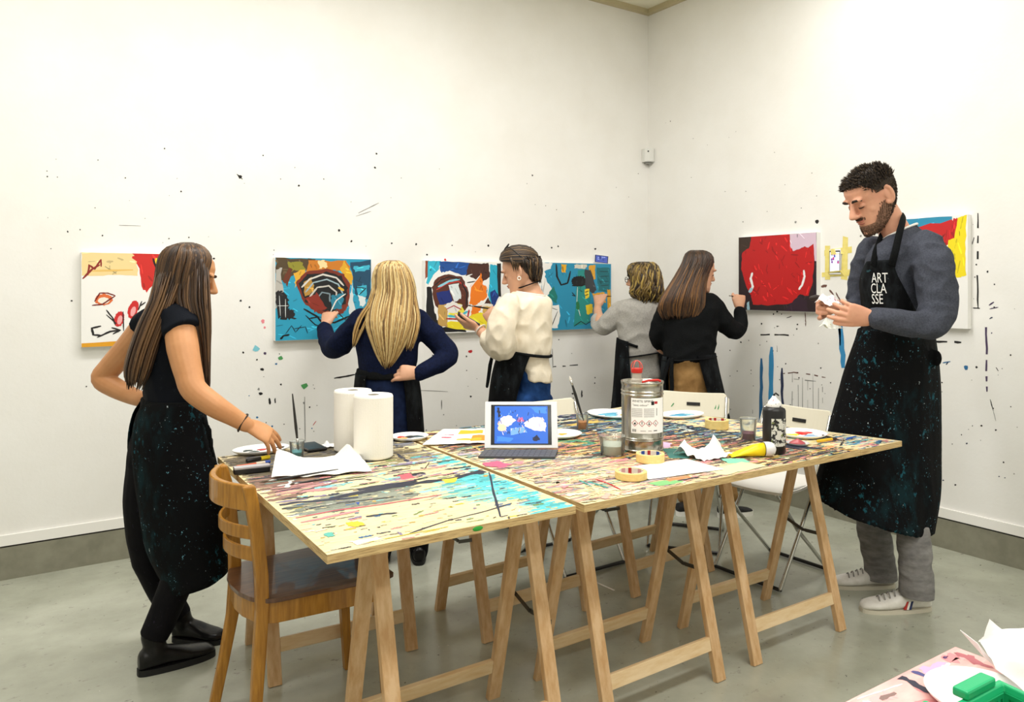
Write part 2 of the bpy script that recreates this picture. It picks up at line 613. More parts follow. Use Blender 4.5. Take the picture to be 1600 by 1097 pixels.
# ================================================================== trestles
def make_trestle():
    t = thing('trestle', 'wooden folding trestle', 'trestle', (0, 0, 0), 'wooden folding trestles under the painted boards')
    H, LX, SP = 0.734, 0.255, 0.185
    for sy in (-1, 1):
        for sx in (-1, 1):
            mb = MB()
            a, b = Vector((sx * LX, sy * SP, 0.0)), Vector((sx * LX, sy * 0.013, H - 0.002))
            mb.beam(a, b, 0.046, 0.021, (1, 0, 0))
            o = put('leg', mb, M_beech, t, bevel=0.002)
        k = 0.125 / H
        y = sy * (SP + (0.013 - SP) * k)
        mb = MB()
        d = Vector((0, sy * (0.013 - SP), H)).normalized()
        c = Vector((0, y, 0.125))
        mb.beam(c + Vector((-LX + 0.023, 0, 0)), c + Vector((LX - 0.023, 0, 0)), 0.046, 0.018, d)
        put('crossbar', mb, M_beech_l, t, bevel=0.002)
        mb = MB()
        k = 0.70 / H
        y = sy * (SP + (0.013 - SP) * k)
        c = Vector((0, y + sy * 0.002, 0.70))
        mb.beam(c + Vector((-LX + 0.023, 0, 0)), c + Vector((LX - 0.023, 0, 0)), 0.05, 0.018, d)
        put('top_rail', mb, M_beech_l, t, bevel=0.002)
    for sx in (1,):
        mb = MB()
        z = 0.37
        y = SP + (0.013 - SP) * z / H
        x = sx * (LX + 0.0245)
        mb.beam((x, -y - .012, z - .015), (x, 0.0, z - 0.02), 0.014, 0.003, (0, 0, 1))
        mb.beam((x + sx * .003, 0.012, z - 0.022), (x + sx * .003, y + 0.012, z + 0.012), 0.014, 0.003, (0, 0, 1))
        mb.lathe([(0.006, -0.003), (0.006, 0.006)], (x, 0.004, z - 0.02), 10, axis=(sx, 0, 0))
        put('folding_stay', mb, M_steel, t)
    return t


tr0 = make_trestle()
TR = [((1.122, 1.997), 0.00, 'wooden folding trestle at the front under the left board, beside the honey wooden chair'),
      ((1.839, 2.015), 0.015, 'wooden folding trestle at the front, middle one of the three nearest the camera'),
      ((2.556, 2.020), -0.01, 'wooden folding trestle at the front under the right end of the table'),
      ((1.055, 2.835), -0.05, 'wooden folding trestle at the back under the left board, behind the wooden chair'),
      ((1.825, 2.725), pi + 0.03, 'wooden folding trestle at the back under the middle of the table'),
      ((2.600, 2.735), pi + 0.05, 'wooden folding trestle at the back under the right board, beside the white folding chairs')]
trs = [tr0] + [copy_tree(tr0) for _ in TR[1:]]
for o, ((x, y), a, lb) in zip(trs, TR):
    o.location = (x, y, 0)
    o.rotation_euler = (0, 0, a)
    o['label'] = lb

# ================================================================== painted boards
TCOL = ['2b3046', '1f2430', '8f2f3a', 'd98b8f', 'e9b0a6', '5e9a8e', '86cfd0', '3d6fa0', 'e7cf3e', 'e08a3a', '6f8a4a', 'f4efe6', '8b7fa0', '4a4340', 'c9a24e', 'b9d4c4', '5b4a2e', 'cfe3e6']


def inside(p, poly):
    c = False
    n = len(poly)
    for i in range(n):
        a, b = poly[i], poly[(i + 1) % n]
        if (a[1] > p[1]) != (b[1] > p[1]) and p[0] < (b[0] - a[0]) * (p[1] - a[1]) / (b[1] - a[1]) + a[0]:
            c = not c
    return c


TZB = TZ - 0.003          # bare board; the dried paint on it builds up to TZ


def board(name, label, poly, seed, n, dens, explicit, th=0.022):
    """Sheet of plywood with dried paint on its top face; dens(x, y) -> (probability, palette)."""
    r = random.Random(seed)
    mats = [M_plyedge, M_ply]
    mb = MB()
    mb.prism(poly, TZB - th, TZB, 0, 1)
    xs, ys = [p[0] for p in poly], [p[1] for p in poly]
    lay = [0]

    def put_poly(pts, c):
        m = paint(c)
        if m not in mats:
            mats.append(m)
        lay[0] += 1
        z = TZB + 0.0002 + lay[0] * 0.00000026
        pts = [(min(max(p[0], min(xs) + .002), max(xs) - .002), min(max(p[1], min(ys) + .002), max(ys) - .002)) for p in pts]
        if not all(inside(q, poly) for q in pts):
            return
        mb.poly([Vector((p[0], p[1], z)) for p in pts], mats.index(m))

    def explicit_do(e):
        k, c, pts, wd = e
        P = [T(x, y) for x, y in pts]
        P = [Vector((p.x, p.y)) for p in P]
        if k == 'f':
            poly_ = [(p.x, p.y) for p in P]
            bx, by = [p.x for p in P], [p.y for p in P]
            v = [int(c[i:i + 2], 16) for i in (0, 2, 4)]
            var = [c, c, ''.join('%02x' % int(q * .86) for q in v), ''.join('%02x' % min(255, int(q * 1.08 + 8)) for q in v)]
            area_ = abs(sum(a.x * b.y - b.x * a.y for a, b in zip(P, P[1:] + P[:1]))) / 2
            for _ in range(int(area_ * wd) + 4):
                x, y = r.uniform(min(bx), max(bx)), r.uniform(min(by), max(by))
                if not inside((x, y), poly_):
                    continue
                l, ww, a = abs(r.gauss(.05, .03)) + .01, abs(r.gauss(0, .008)) + .003, r.gauss(0, .06)
                dx = Vector((cos(a), sin(a)))
                L, R_ = stroke2([Vector((x, y)) + dx * l * q for q in (-.5, 0, .5)], ww, r, .5)
                put_poly(L + R_[::-1], r.choice(var))
        elif k == 'p':
            put_poly(rag(P, wd, r, 6), c)
        else:
            L, R_ = stroke2(P, wd, r, 0.45)
            if k == 'd':
                for i in range(len(L) - 1):
                    if r.random() < .75:
                        put_poly([L[i], L[i + 1], R_[i + 1], R_[i]], c)
            else:
                for i in range(len(L) - 1):
                    put_poly([L[i], L[i + 1], R_[i + 1], R_[i]], c)
    for e in [e for e in explicit if e[4] == 0]:
        explicit_do(e[:4])
    for _ in range(n):
        x, y = r.uniform(min(xs), max(xs)), r.uniform(min(ys), max(ys))
        if not inside((x, y), poly):
            continue
        pr, pal, ln, wd = dens(x, y)
        if r.random() > pr:
            continue
        c = r.choice(pal)
        l, wdt = abs(r.gauss(0, ln)) + 0.006, abs(r.gauss(0, wd)) + 0.0015
        a = r.gauss(0, 0.10) if r.random() < .9 else r.uniform(-1.5, 1.5)
        dx = Vector((cos(a), sin(a)))
        pts = [Vector((x, y)) + dx * (l * k) + Vector((-dx.y, dx.x)) * r.uniform(-.3, .3) * wdt for k in (-.5, -.2, .2, .5)]
        L, R_ = stroke2(pts, wdt, r, 0.6)
        put_poly(L + R_[::-1], c)
    for e in [e for e in explicit if e[4] == 1]:
        explicit_do(e[:4])
    return tag(put(name, mb, mats, loc=(sum(xs) / len(xs), sum(ys) / len(ys), TZB - th), recalc=False), label, 'table top', 'painted boards of the big work table')


def densL(x, y):
    if y > 2.55:
        return 0.95, ['57503f', '6d6450', '4a4438', '8b8068', '3a3a40', 'a89a76', '2b3046', '7d7f8a'], 0.10, 0.012
    if y > 2.2:
        return 0.6, ['2b3046', '1f2430', '57503f', 'd98b8f', '6f8a4a', '8b7fa0', 'f4efe6', 'cdbf95', '86cfd0', '4a4340'], 0.07, 0.007
    return 0.42, ['2b3046', '1f2430', '4a4340', '3d6fa0', 'd98b8f', '8b7fa0', 'f4efe6', 'c9a24e', '86cfd0', 'e7cf3e', '6f8a4a', 'f6e6b4', 'd9c48e'], 0.022, 0.004


EXL = [('f', '57c3c8', [(640, 712), (716, 708), (770, 733), (830, 763), (890, 790), (870, 802), (800, 777), (730, 772), (690, 747), (750, 738), (690, 722)], 9000, 0),
       ('f', '8fd0c0', [(640, 764), (720, 752), (810, 790), (720, 778)], 4000, 0),
       ('f', '7f8578', [(430, 802), (520, 770), (640, 758), (650, 775), (500, 802)], 7000, 0),
       ('f', '6f6350', [(345, 716), (525, 698), (545, 722), (500, 745), (400, 768)], 9000, 0),
       ('f', '8a6a5c', [(390, 748), (470, 740), (520, 752), (450, 778), (400, 775)], 6000, 0),
       ('f', 'c98f8f', [(440, 758), (520, 750), (535, 762), (450, 770)], 5000, 0),
       ('f', '9a8e6a', [(560, 715), (660, 698), (690, 712), (640, 730)], 3000, 0),
       ('l', '23283a', [(515, 778), (580, 765), (640, 755), (700, 748), (740, 738), (762, 734)], 0.030, 1), ('l', '23283a', [(560, 765), (650, 750)], 0.034, 1),
       ('d', '2b3046', [(425, 789), (470, 783), (560, 776)], 0.016, 1), ('d', '2a2c30', [(420, 796), (500, 788), (600, 777), (660, 768)], 0.007, 1),
       ('l', 'c9616d', [(462, 808), (520, 797), (590, 788), (650, 778), (690, 772)], 0.010, 1), ('l', 'dd8f93', [(470, 815), (560, 797)], 0.016, 1),
       ('l', '2b2e3c', [(572, 806), (600, 802), (620, 800)], 0.011, 1), ('p', 'f2d32f', [(540, 815), (560, 813), (570, 818), (555, 822), (545, 820)], 0.004, 1),
       ('l', '30343f', [(640, 832), (700, 812), (760, 797), (800, 785)], 0.006, 1), ('l', '242a3e', [(764, 737), (772, 770), (782, 806)], 0.007, 1),
       ('l', '23283a', [(740, 740), (765, 735)], 0.012, 1), ('p', '2a4fa0', [(555, 784), (562, 783), (560, 788)], 0.001, 1), ('p', '5fb7a8', [(505, 833), (518, 830), (524, 836), (512, 838)], 0.003, 1),
       ('p', 'f6f2e8', [(545, 845), (590, 838), (600, 842), (560, 850)], 0.004, 1), ('l', 'c8bb2a', [(565, 848), (640, 833), (700, 822)], 0.004, 1),
       ('p', 'e7cf3e', [(690, 748), (716, 745), (712, 752), (696, 754)], 0.004, 1), ('p', 'c9616d', [(620, 742), (640, 738), (648, 745), (630, 748)], 0.004, 1)]
board('table_board', 'left painted plywood board of the work table, cream with black and pink strokes',
      [(0.632, 1.722), (1.362, 1.716), (1.385, 2.94), (0.662, 2.935)], 11, 1500, densL, EXL)


def densR(x, y):
    u = (x - 1.4) / 1.6 + (y - 1.7) / 1.6
    if u > 0.95:
        return 0.97, ['2b3046', '1f2430', '3a4a66', '5b7f9a', '86b5c0', '2f5a5a', 'e6ddc0', 'd8b45a', '4a4340', '5e9a8e', 'c9d4d0', '14182a', '6a5a7a', '1b2236', '1b2236', '223a4a'], 0.10, 0.011
    if u > 0.55:
        return 0.95, ['e2c46a', 'c99a4e', '4a4340', '2b3046', 'f0dca0', 'd98b6f', '5e9a8e', 'e9d9b0', '6b5a40', '1f2430', '8f6f58', 'd98b8f'], 0.085, 0.008
    return 0.6, ['d9a08f', 'dcb0a0', '9a8f90', 'e9d0a0', 'c9a58e', '8fb0a0', 'e6d3a4', '6b625c', 'd98b8f', 'b9aab8', 'f0e0b8', 'd5bf96', 'efdcae', 'f2e6c6', 'dcc79a'], 0.075, 0.009


EXR = [('f', 'a8a09a', [(700, 702), (760, 705), (800, 720), (760, 722)], 6000, 0), ('f', '1b2236', [(1050, 660), (1180, 662), (1400, 690), (1330, 704), (1130, 694)], 4000, 0), ('f', '25425a', [(880, 655), (975, 655), (975, 690), (900, 680)], 3000, 0), ('f', 'e8d7a8', [(940, 752), (1100, 722), (1300, 700), (1320, 706), (1050, 768), (960, 782)], 3500, 0), ('p', 'cf5f7d', [(752, 724), (775, 720), (800, 726), (785, 730), (758, 728)], 0.006, 1),
       ('p', 'd98b8f', [(800, 722), (820, 720), (815, 726)], 0.005, 1), ('d', '4a9468', [(860, 690), (900, 688), (935, 693)], 0.018, 1), ('l', 'b3232b', [(930, 748), (955, 757), (970, 765)], 0.009, 1),
       ('l', '3f9a90', [(918, 752), (935, 757), (950, 762)], 0.010, 1), ('l', '3f9a90', [(905, 750), (925, 760)], 0.008, 1), ('p', '7fbf7a', [(1010, 755), (1050, 749), (1070, 752), (1030, 759)], 0.004, 1),
       ('p', 'e08a5a', [(1040, 748), (1075, 743), (1080, 746), (1045, 752)], 0.004, 1), ('l', '2a2c34', [(1058, 751), (1080, 747), (1092, 745)], 0.012, 1),
       ('p', '3f7a72', [(1035, 700), (1080, 702), (1075, 716), (1045, 716)], 0.006, 1), ('p', 'd8b8d8', [(1035, 690), (1050, 692), (1046, 700), (1036, 700)], 0.004, 1),
       ('p', '7fcfb0', [(1125, 716), (1160, 716), (1175, 722), (1140, 724)], 0.004, 1), ('p', 'eadfae', [(1100, 735), (1160, 722), (1200, 728), (1130, 742)], 0.006, 1),
       ('p', 'e2d93e', [(1255, 713), (1275, 711), (1280, 716), (1262, 720)], 0.004, 1), ('p', '1b2236', [(1180, 690), (1230, 700), (1290, 702), (1240, 694)], 0.006, 1),
       ('p', '20283c', [(1050, 655), (1110, 658), (1150, 664), (1100, 668)], 0.008, 1), ('p', '3c8a80', [(1100, 653), (1140, 658), (1180, 664), (1130, 664)], 0.004, 1),
       ('l', '14182a', [(1150, 680), (1200, 692), (1260, 704)], 0.02, 1)]
board('table_board', 'right painted plywood board of the work table, covered in blue, ochre and pink strokes',
      [(1.388, 1.710), (2.733, 1.702), (2.60, 2.35), (2.50, 2.97), (1.400, 2.94)], 12, 9000, densR, EXR)


def densE(x, y):
    return 0.97, ['2b3046', '1f2430', '3a6a8a', '5b9ab0', '86cfd0', 'e6ddc0', 'd98b8f', 'e9b090', '14182a', 'e7cf7e', '3d6fa0', 'c9d4d0'], 0.06, 0.008


board('table_board', 'narrow painted end board of the work table, nearest the man in the apron',
      [(2.737, 1.703), (3.030, 1.707), (2.832, 2.54), (2.70, 3.00), (2.505, 2.97), (2.604, 2.35)], 13, 1900, densE, [])

# green paint blob on the front edge belongs to the left board's edge
mb = MB()
c = T(753, 822)
mb.ell((c.x, 1.7195, TZ - 0.012), ((0.018, 0, 0), (0, 0.003, 0), (0, 0, 0.007)), 10)
lb = [o for o in bpy.data.objects if o.name.startswith('table_board')][0]
g = put('paint_blob', mb, paint('2fa23a'), lb, smooth=True)
g['label'] = 'dried green paint blob on the front edge'

# ================================================================== oak chair
t = thing('wooden_chair', 'honey wooden chair with slatted back and dark seat at the left end of the table', 'chair', (0.8, 2.47, 0))


def arc(y0, y1, x0, bulge, z, n=13):
    return [Vector((x0 - bulge * (1 - (2 * i / (n - 1) - 1) ** 2), y0 + (y1 - y0) * i / (n - 1), z)) for i in range(n)]


posts = []
for y, xt, xf, yf in ((2.312, 0.607, 0.600, 2.300), (2.628, 0.602, 0.585, 2.645)):
    zs = [(0.0, xf, yf), (0.14, xf + .028, yf + (y - yf) * .4), (0.30, 0.640, y), (0.42, 0.648, y), (0.52, 0.646, y), (0.64, 0.634, y), (0.74, 0.618, y), (0.795, xt, y)]
    rings = []
    for z, x, yy in zs:
        hx, hy = (0.017, 0.014) if z < .3 else (0.019, 0.0155)
        rings.append([Vector((x + sx * hx, yy + sy * hy, z)) for sx, sy in ((-1, -1), (1, -1), (1, 1), (-1, 1))])
    mb = MB()
    mb.loft(rings)
    put('back_post', mb, M_oak, t, bevel=0.006)
for name, z0, z1, x0, bl, th in (('top_rail', 0.722, 0.797, 0.600, 0.062, 0.020), ('back_slat', 0.628, 0.668, 0.624, 0.060, 0.010), ('back_slat', 0.560, 0.603, 0.636, 0.058, 0.010)):
    mb = MB()
    ya, yb = (2.300, 2.640) if name == 'top_rail' else (2.318, 2.622)
    A, B = arc(ya, yb, x0, bl, z0), arc(ya, yb, x0 + th, bl, z0)
    rings = [[a, b, Vector((b.x, b.y, z1)), Vector((a.x, a.y, z1))] for a, b in zip(A, B)]
    mb.loft(rings)
    put(name, mb, M_oak, t, bevel=0.004)
seat = []
for i in range(9):
    a = pi / 2 + pi * i / 8
    seat.append((0.68 + 0.085 * cos(a), 2.47 + 0.185 * sin(a)))
seat += [(1.03, 2.265), (1.06, 2.28), (1.06, 2.66), (1.03, 2.675)]
mb = MB()
mb.prism(seat, 0.440, 0.455)
put('seat', mb, M_seat, t, bevel=0.004)
mb = MB()
cx, cy = 0.85, 2.47
mb.prism([(cx + (x - cx) * .955, cy + (y - cy) * .94) for x, y in seat], 0.375, 0.440)
put('seat_frame', mb, M_oak, t, bevel=0.003)
for y in (2.30, 2.64):
    mb = MB()
    mb.loft([[Vector((x + sx * h, y + sy * h, z)) for sx, sy in ((-1, -1), (1, -1), (1, 1), (-1, 1))] for z, x, h in ((0, 1.045, 0.013), (0.374, 1.025, 0.018))])
    put('front_leg', mb, M_oak, t, bevel=0.003)

# ================================================================== white folding chairs
M_foot = mat('black_rubber', '1c1b1a', 0.7)


def make_folding():
    t = thing('folding_chair', 'white folding chair', 'chair', (0, 0, 0), 'white folding chairs round the far side of the table')
    # chair faces -x, back at +x
    mb = MB()
    pr = []
    for i in range(12):
        s = i / 11
        x = -0.20 + 0.38 * s
        hw = 0.19 - 0.02 * s - (0.04 if i in (0, 11) else 0)
        z = 0.455 - 0.02 * math.sin(pi * s) + 0.012 * s
        pr.append([Vector((x, -hw, z)), Vector((x, -hw * .5, z - .006)), Vector((x, hw * .5, z - .006)), Vector((x, hw, z)),
                   Vector((x, hw, z - .012)), Vector((x, hw * .5, z - .018)), Vector((x, -hw * .5, z - .018)), Vector((x, -hw, z - .012))])
    mb.loft(pr)
    put('seat', mb, M_white, t, smooth=False, bevel=0.003)
    mb = MB()
    rings = []
    for i in range(15):
        s = i / 14 * 2 - 1
        y = s * 0.20
        e = max(0, abs(s) - .82) / .18
        zt, zb = 0.772 + 0.012 * s * s - 0.035 * e * e, 0.645 + 0.03 * e * e
        x = 0.245 - 0.04 * s * s
        rings.append([Vector((x, y, zb)), Vector((x + .011, y, zb)), Vector((x + .011 + .03, y, zt)), Vector((x + .03, y, zt))])
    mb.loft(rings)
    o = put('backrest', mb, M_cream, t, bevel=0.003)
    mb = MB()
    mb.box((0.279, 0, 0.710), (0.004, 0.075, 0.018), Matrix.Rotation(0.22, 3, 'Y'))
    mb.box((0.257, 0, 0.710), (0.004, 0.075, 0.018), Matrix.Rotation(0.22, 3, 'Y'))
    put('hand_slot', mb, paint('1a1a1a'), o)
    for sy in (-1, 1):
        y = sy * 0.185
        mb = MB()
        mb.tube([(0.235, y, 0.755), (0.20, y, 0.66), (0.10, y, 0.43), (-0.16, y, 0.012)], 0.009, 10)
        put('long_leg', mb, M_chrome, t, smooth=True)
        mb = MB()
        y = sy * 0.165
        mb.tube([(-0.15, y, 0.435), (0.0, y, 0.25), (0.25, y, 0.012)], 0.009, 10)
        put('short_leg', mb, M_chrome, t, smooth=True)
        mb = MB()
        mb.tube([(-0.17, y, 0.438), (0.16, y, 0.440)], 0.008, 8)
        put('seat_rail', mb, M_chrome, t, smooth=True)
    for x, y in ((-0.16, 0.185), (0.25, 0.165)):
        mb = MB()
        mb.tube([(x, -y, 0.012), (x, y, 0.012)], 0.009, 10)
        put('floor_bar', mb, mat('dark_chrome_bar', '3a3a3a', 0.3, metal=0.8), t, smooth=True)
    return t


fc = make_folding()
FC = [((3.08, 2.40), 0.03, 'white folding chair at the right end of the table, nearest the man in grey'),
      ((3.09, 2.93), 0.62, 'white folding chair with green paint streaks on its back, behind the metal can'),
      ((2.40, 3.03), pi / 2, 'white folding chair behind the tablet at the far side of the table')]
fcs = [fc, copy_tree(fc), copy_tree(fc)]
for o, ((x, y), a, lb) in zip(fcs, FC):
    o.location = (x, y, 0)
    o.rotation_euler = (0, 0, a)
    o['label'] = lb
br = [k for k in kids(fcs[1]) if k.name.startswith('backrest')][0]
for i, (y, l) in enumerate(((-0.125, .04), (-0.142, .05), (0.12, .02))):
    mb = MB()
    x = 0.245 - 0.04 * (y / 0.20) ** 2
    P = [Vector((x - .0008 + .03 * (z - .645) / .127, yy, z)) for z, yy in ((.69, y), (.69, y + .006), (.69 + l, y - .008), (.69 + l, y - .014))]
    mb.loft([P, [p - Vector((.0008, 0, 0)) for p in P]])
    me = mb.mesh('paint_streak')
    me.materials.append(paint('3f9a5a'))
    o = bpy.data.objects.new('paint_streak', me)
    COL.objects.link(o)
    o.parent = br
    o['label'] = 'green paint streak'

# ================================================================== second table, bottom right
M_pinkply = mat('pink_stained_board', 'eec4bd', 0.5, c2='e2a09d', scale=7, stretch=(1, 3, 1))
poly2 = [(0.32, -0.30), (1.375, -0.30), (1.375, 0.680), (0.32, 0.684)]


def dens2(x, y):
    return 0.75, ['f3d9d2', 'e9b5b4', 'f6e8dc', 'b98aa8', 'd98b8f', '6a5a7a', 'f2c7c0', 'e7cfd6', 'f7efe6'], 0.05, 0.012


EX2 = [('p', 'c9a8cf', [(1440, 1042), (1475, 1030), (1490, 1048), (1465, 1072), (1450, 1060)], 0.006, 0), ('l', '2b2a3e', [(1400, 1053), (1425, 1063), (1460, 1082)], 0.014, 1),
       ('p', 'b86a72', [(1490, 1018), (1515, 1020), (1550, 1042), (1520, 1035)], 0.004, 1), ('l', '4a4a80', [(1425, 1046), (1450, 1056)], 0.012, 1), ('l', '4a3f78', [(1455, 1048), (1480, 1056)], 0.010, 1),
       ('p', '5a3a6a', [(1472, 1024), (1480, 1022), (1478, 1028)], 0.002, 1), ('p', 'f0ea8a', [(1425, 1043), (1440, 1037), (1436, 1046)], 0.003, 1), ('l', '8a6f6a', [(1375, 1090), (1400, 1080)], 0.01, 1)]
M_ply_keep, M_ply = M_ply, M_pinkply
board('table_board', 'pink stained painted board in the lower right corner, under the green crate', poly2, 14, 1000, dens2, EX2)
M_ply = M_ply_keep
o = copy_tree(tr0)
o.location = (0.72, 0.2, 0)
o.rotation_euler = (0, 0, pi / 2)
o['label'] = 'wooden folding trestle hidden below the pink stained corner board'
o2 = copy_tree(tr0)
o2.location = (1.12, 0.2, 0)
o2.rotation_euler = (0, 0, pi / 2)
o2['label'] = 'wooden folding trestle hidden below the pink stained corner board'
for q in (o, o2):
    q['group'] = 'trestles hidden under the corner board'
# ================================================================== canvases on the walls
M_canvas = mat('primed_canvas', 'f4f3f0', 0.7, bump=0.1, bscale=400)


def shade(c, k, r):
    v = [int(c[i:i + 2], 16) for i in (0, 2, 4)]
    f = 1 + r.uniform(-k, k)
    # few levels so that paints stay few
    f = 1 + round((f - 1) * 6) / 6 if k > .1 else f
    return ''.join('%02x' % max(0, min(255, int(x * f + (12 if f > 1 else 0)))) for x in v)


def canvas(name, label, org, ux, wd, ht, nrm, items, seed, th=0.036, cat='painting'):
    """Stretched canvas: org = top left corner of the front face, ux = direction to its right, nrm = out of the wall."""
    r = random.Random(seed)
    mats = [M_canvas]
    mb = MB()
    ux, nrm = Vector(ux), Vector(nrm)
    q = [org, org + ux * wd, org + ux * wd - UP * ht, org - UP * ht]
    mb.add([p for p in q] + [p - nrm * th for p in q], [(0, 1, 2, 3), (7, 6, 5, 4), (0, 4, 5, 1), (1, 5, 6, 2), (2, 6, 7, 3), (3, 7, 4, 0)])
    lay = [0]

    def pt(p):
        u, v = min(max(p[0], 0.002), .998), min(max(p[1], 0.002), .998)
        return org + ux * (u * wd) - UP * (v * ht) + nrm * (0.0004 + lay[0] * 0.000004)

    def put_poly(P, c):
        m = paint(c)
        if m not in mats:
            mats.append(m)
        lay[0] += 1
        mb.poly([pt(p) for p in P], mats.index(m))
    for it in items:
        k, c, pts = it[0], it[1], [Vector(p) for p in it[2]]
        if k == 'p':
            put_poly(rag(pts, it[3] if len(it) > 3 else 0.008, r, 5), c)
            nst = it[4] if len(it) > 4 else 14
            xs, ys = [p.x for p in pts], [p.y for p in pts]
            for _ in range(nst):
                x, y = r.uniform(min(xs), max(xs)), r.uniform(min(ys), max(ys))
                a, l = r.gauss(it[5] if len(it) > 5 else 1.2, .5), r.uniform(.03, .12)
                e = [Vector((x - cos(a) * l / 2, y - sin(a) * l / 2)), Vector((x + cos(a) * l / 2, y + sin(a) * l / 2))]
                if all(inside((p.x, p.y), [(q.x, q.y) for q in pts]) for p in e):
                    L, R_ = stroke2(e, r.uniform(.006, .02), r, .4)
                    put_poly(L + R_[::-1], shade(c, .3 if c != 'c01a1c' else .14, r))
        else:
            L, R_ = stroke2(pts, it[3], r, 0.2)
            for i in range(len(L) - 1):
                put_poly([L[i], L[i + 1], R_[i + 1], R_[i]], c)
    ctr = org + ux * wd / 2 - UP * ht / 2 - nrm * th
    return tag(put(name, mb, mats, loc=ctr, recalc=False), label, cat, 'canvases hung round the studio')


def oval(cx, cy, rx, ry, n=12, a=0.0):
    return [(cx + rx * cos(2 * pi * i / n) * cos(a) - ry * sin(2 * pi * i / n) * sin(a), cy + rx * cos(2 * pi * i / n) * sin(a) + ry * sin(2 * pi * i / n) * cos(a)) for i in range(n)]


FR = 0.037


def left_canvas(name, label, xl, xr, yt, yb, items, seed, wd=None):
    a, b = on_left(xl, yt, FR), on_left(xl, yb, FR)
    c = on_left(xr, yt, FR)
    return canvas(name, label, Vector((a.x, a.y, a.z)), (1, 0, 0), wd or (c.x - a.x), a.z - b.z, (0, -1, 0), items, seed)


def right_canvas(name, label, xl, xr, xe, yt, yb, items, seed, wd=None):
    a, c = on_right(xl, yt, FR), on_right(xr, yt, FR)
    e1, e2 = on_right(xe, yt, FR), on_right(xe, yb, FR)
    wd = wd or (a.y - c.y)
    return canvas(name, label, Vector((a.x, c.y + wd, e1.z)), (0, -1, 0), wd, e1.z - e2.z, (-1, 0, 0), items, seed)


w2 = on_left(580, 400, FR).x - on_left(430, 400, FR).x
C1 = [('p', 'f1d79b', [(0, 0), (.42, 0), (.43, .10), (.44, .24), (.2, .24), (.0, .25)], .006, 24, .0), ('l', 'e9c06a', [(.05, .2), (.4, .18)], .02),
      ('p', 'cf2a24', [(.40, 0), (1, 0), (1, .38), (.7, .35), (.58, .30), (.50, .42), (.46, .36), (.44, .12), (.40, .05)], .010, 30),
      ('p', 'f3dc2b', [(.57, .05), (.95, .05), (.95, .16), (.60, .17)], .010, 10), ('l', '171515', [(.56, .05), (.59, .17), (.75, .16), (.95, .17)], .016),
      ('p', '7fcfe2', [(.59, .19), (.95, .18), (.93, .25), (.70, .25)], .004, 8), ('l', '171515', [(.58, .19), (.68, .26), (.94, .25)], .014),
      ('p', '2b2828', [(.58, .32), (.70, .27), (.88, .28), (.95, .40), (.86, .55), (.74, .60), (.64, .50), (.56, .40)], .006, 24), ('l', 'd8d38a', [(.60, .36), (.70, .44), (.84, .46)], .014),
      ('l', '8f2a22', [(.01, .28), (.08, .18), (.14, .13)], .018), ('l', '8f2a22', [(.05, .24), (.06, .13), (.10, .18), (.15, .07)], .016), ('l', '8f2a22', [(.15, .07), (.15, .15)], .012),
      ('p', 'e0703a', oval(.17, .50, .07, .06), .004, 5), ('p', 'f2ecdf', oval(.17, .51, .045, .035), .003, 0), ('l', '7a1f1a', [(.08, .56), (.16, .55), (.26, .46)], .014), ('l', '7a1f1a', [(.10, .52), (.14, .43), (.20, .43), (.26, .46)], .012),
      ('p', 'cf2a2a', oval(.29, .71, .04, .085, 12, .15), .003, 3), ('p', 'f0a9ab', oval(.295, .72, .02, .05, 12, .15), .002, 0), ('p', 'cf2a2a', oval(.40, .61, .04, .10, 12, .2), .003, 3), ('p', 'f0a9ab', oval(.40, .63, .02, .055, 12, .2), .002, 0),
      ('l', '241f20', [(.19, .61), (.24, .70), (.26, .77)], .012), ('l', '241f20', [(.19, .66), (.27, .76)], .010), ('l', '241f20', [(.44, .62), (.47, .52)], .012), ('l', '241f20', [(.45, .58), (.50, .53)], .012), ('l', '241f20', [(.32, .63), (.325, .84)], .010),
      ('l', '1d1a1a', [(.15, .78), (.08, .80), (.09, .87), (.15, .88)], .018), ('l', '1d1a1a', [(.12, .90), (.22, .84), (.30, .83)], .018), ('l', '1d1a1a', [(.23, .80), (.30, .83), (.24, .87)], .014), ('l', '1d1a1a', [(.33, .89), (.38, .86), (.40, .88), (.46, .84)], .010),
      ('l', '3a5a7a', [(.48, .68), (.50, .62), (.56, .62)], .014),
      ('p', 'e3a021', [(0, .955), (.5, .94), (1, .94), (1, 1), (0, 1)], .003, 10, 0.0)]
left_canvas('painted_canvas', 'white canvas with red patch and orange lower edge, half hidden by the long-haired woman', 127, 300, 394, 543, C1, 21, wd=w2)

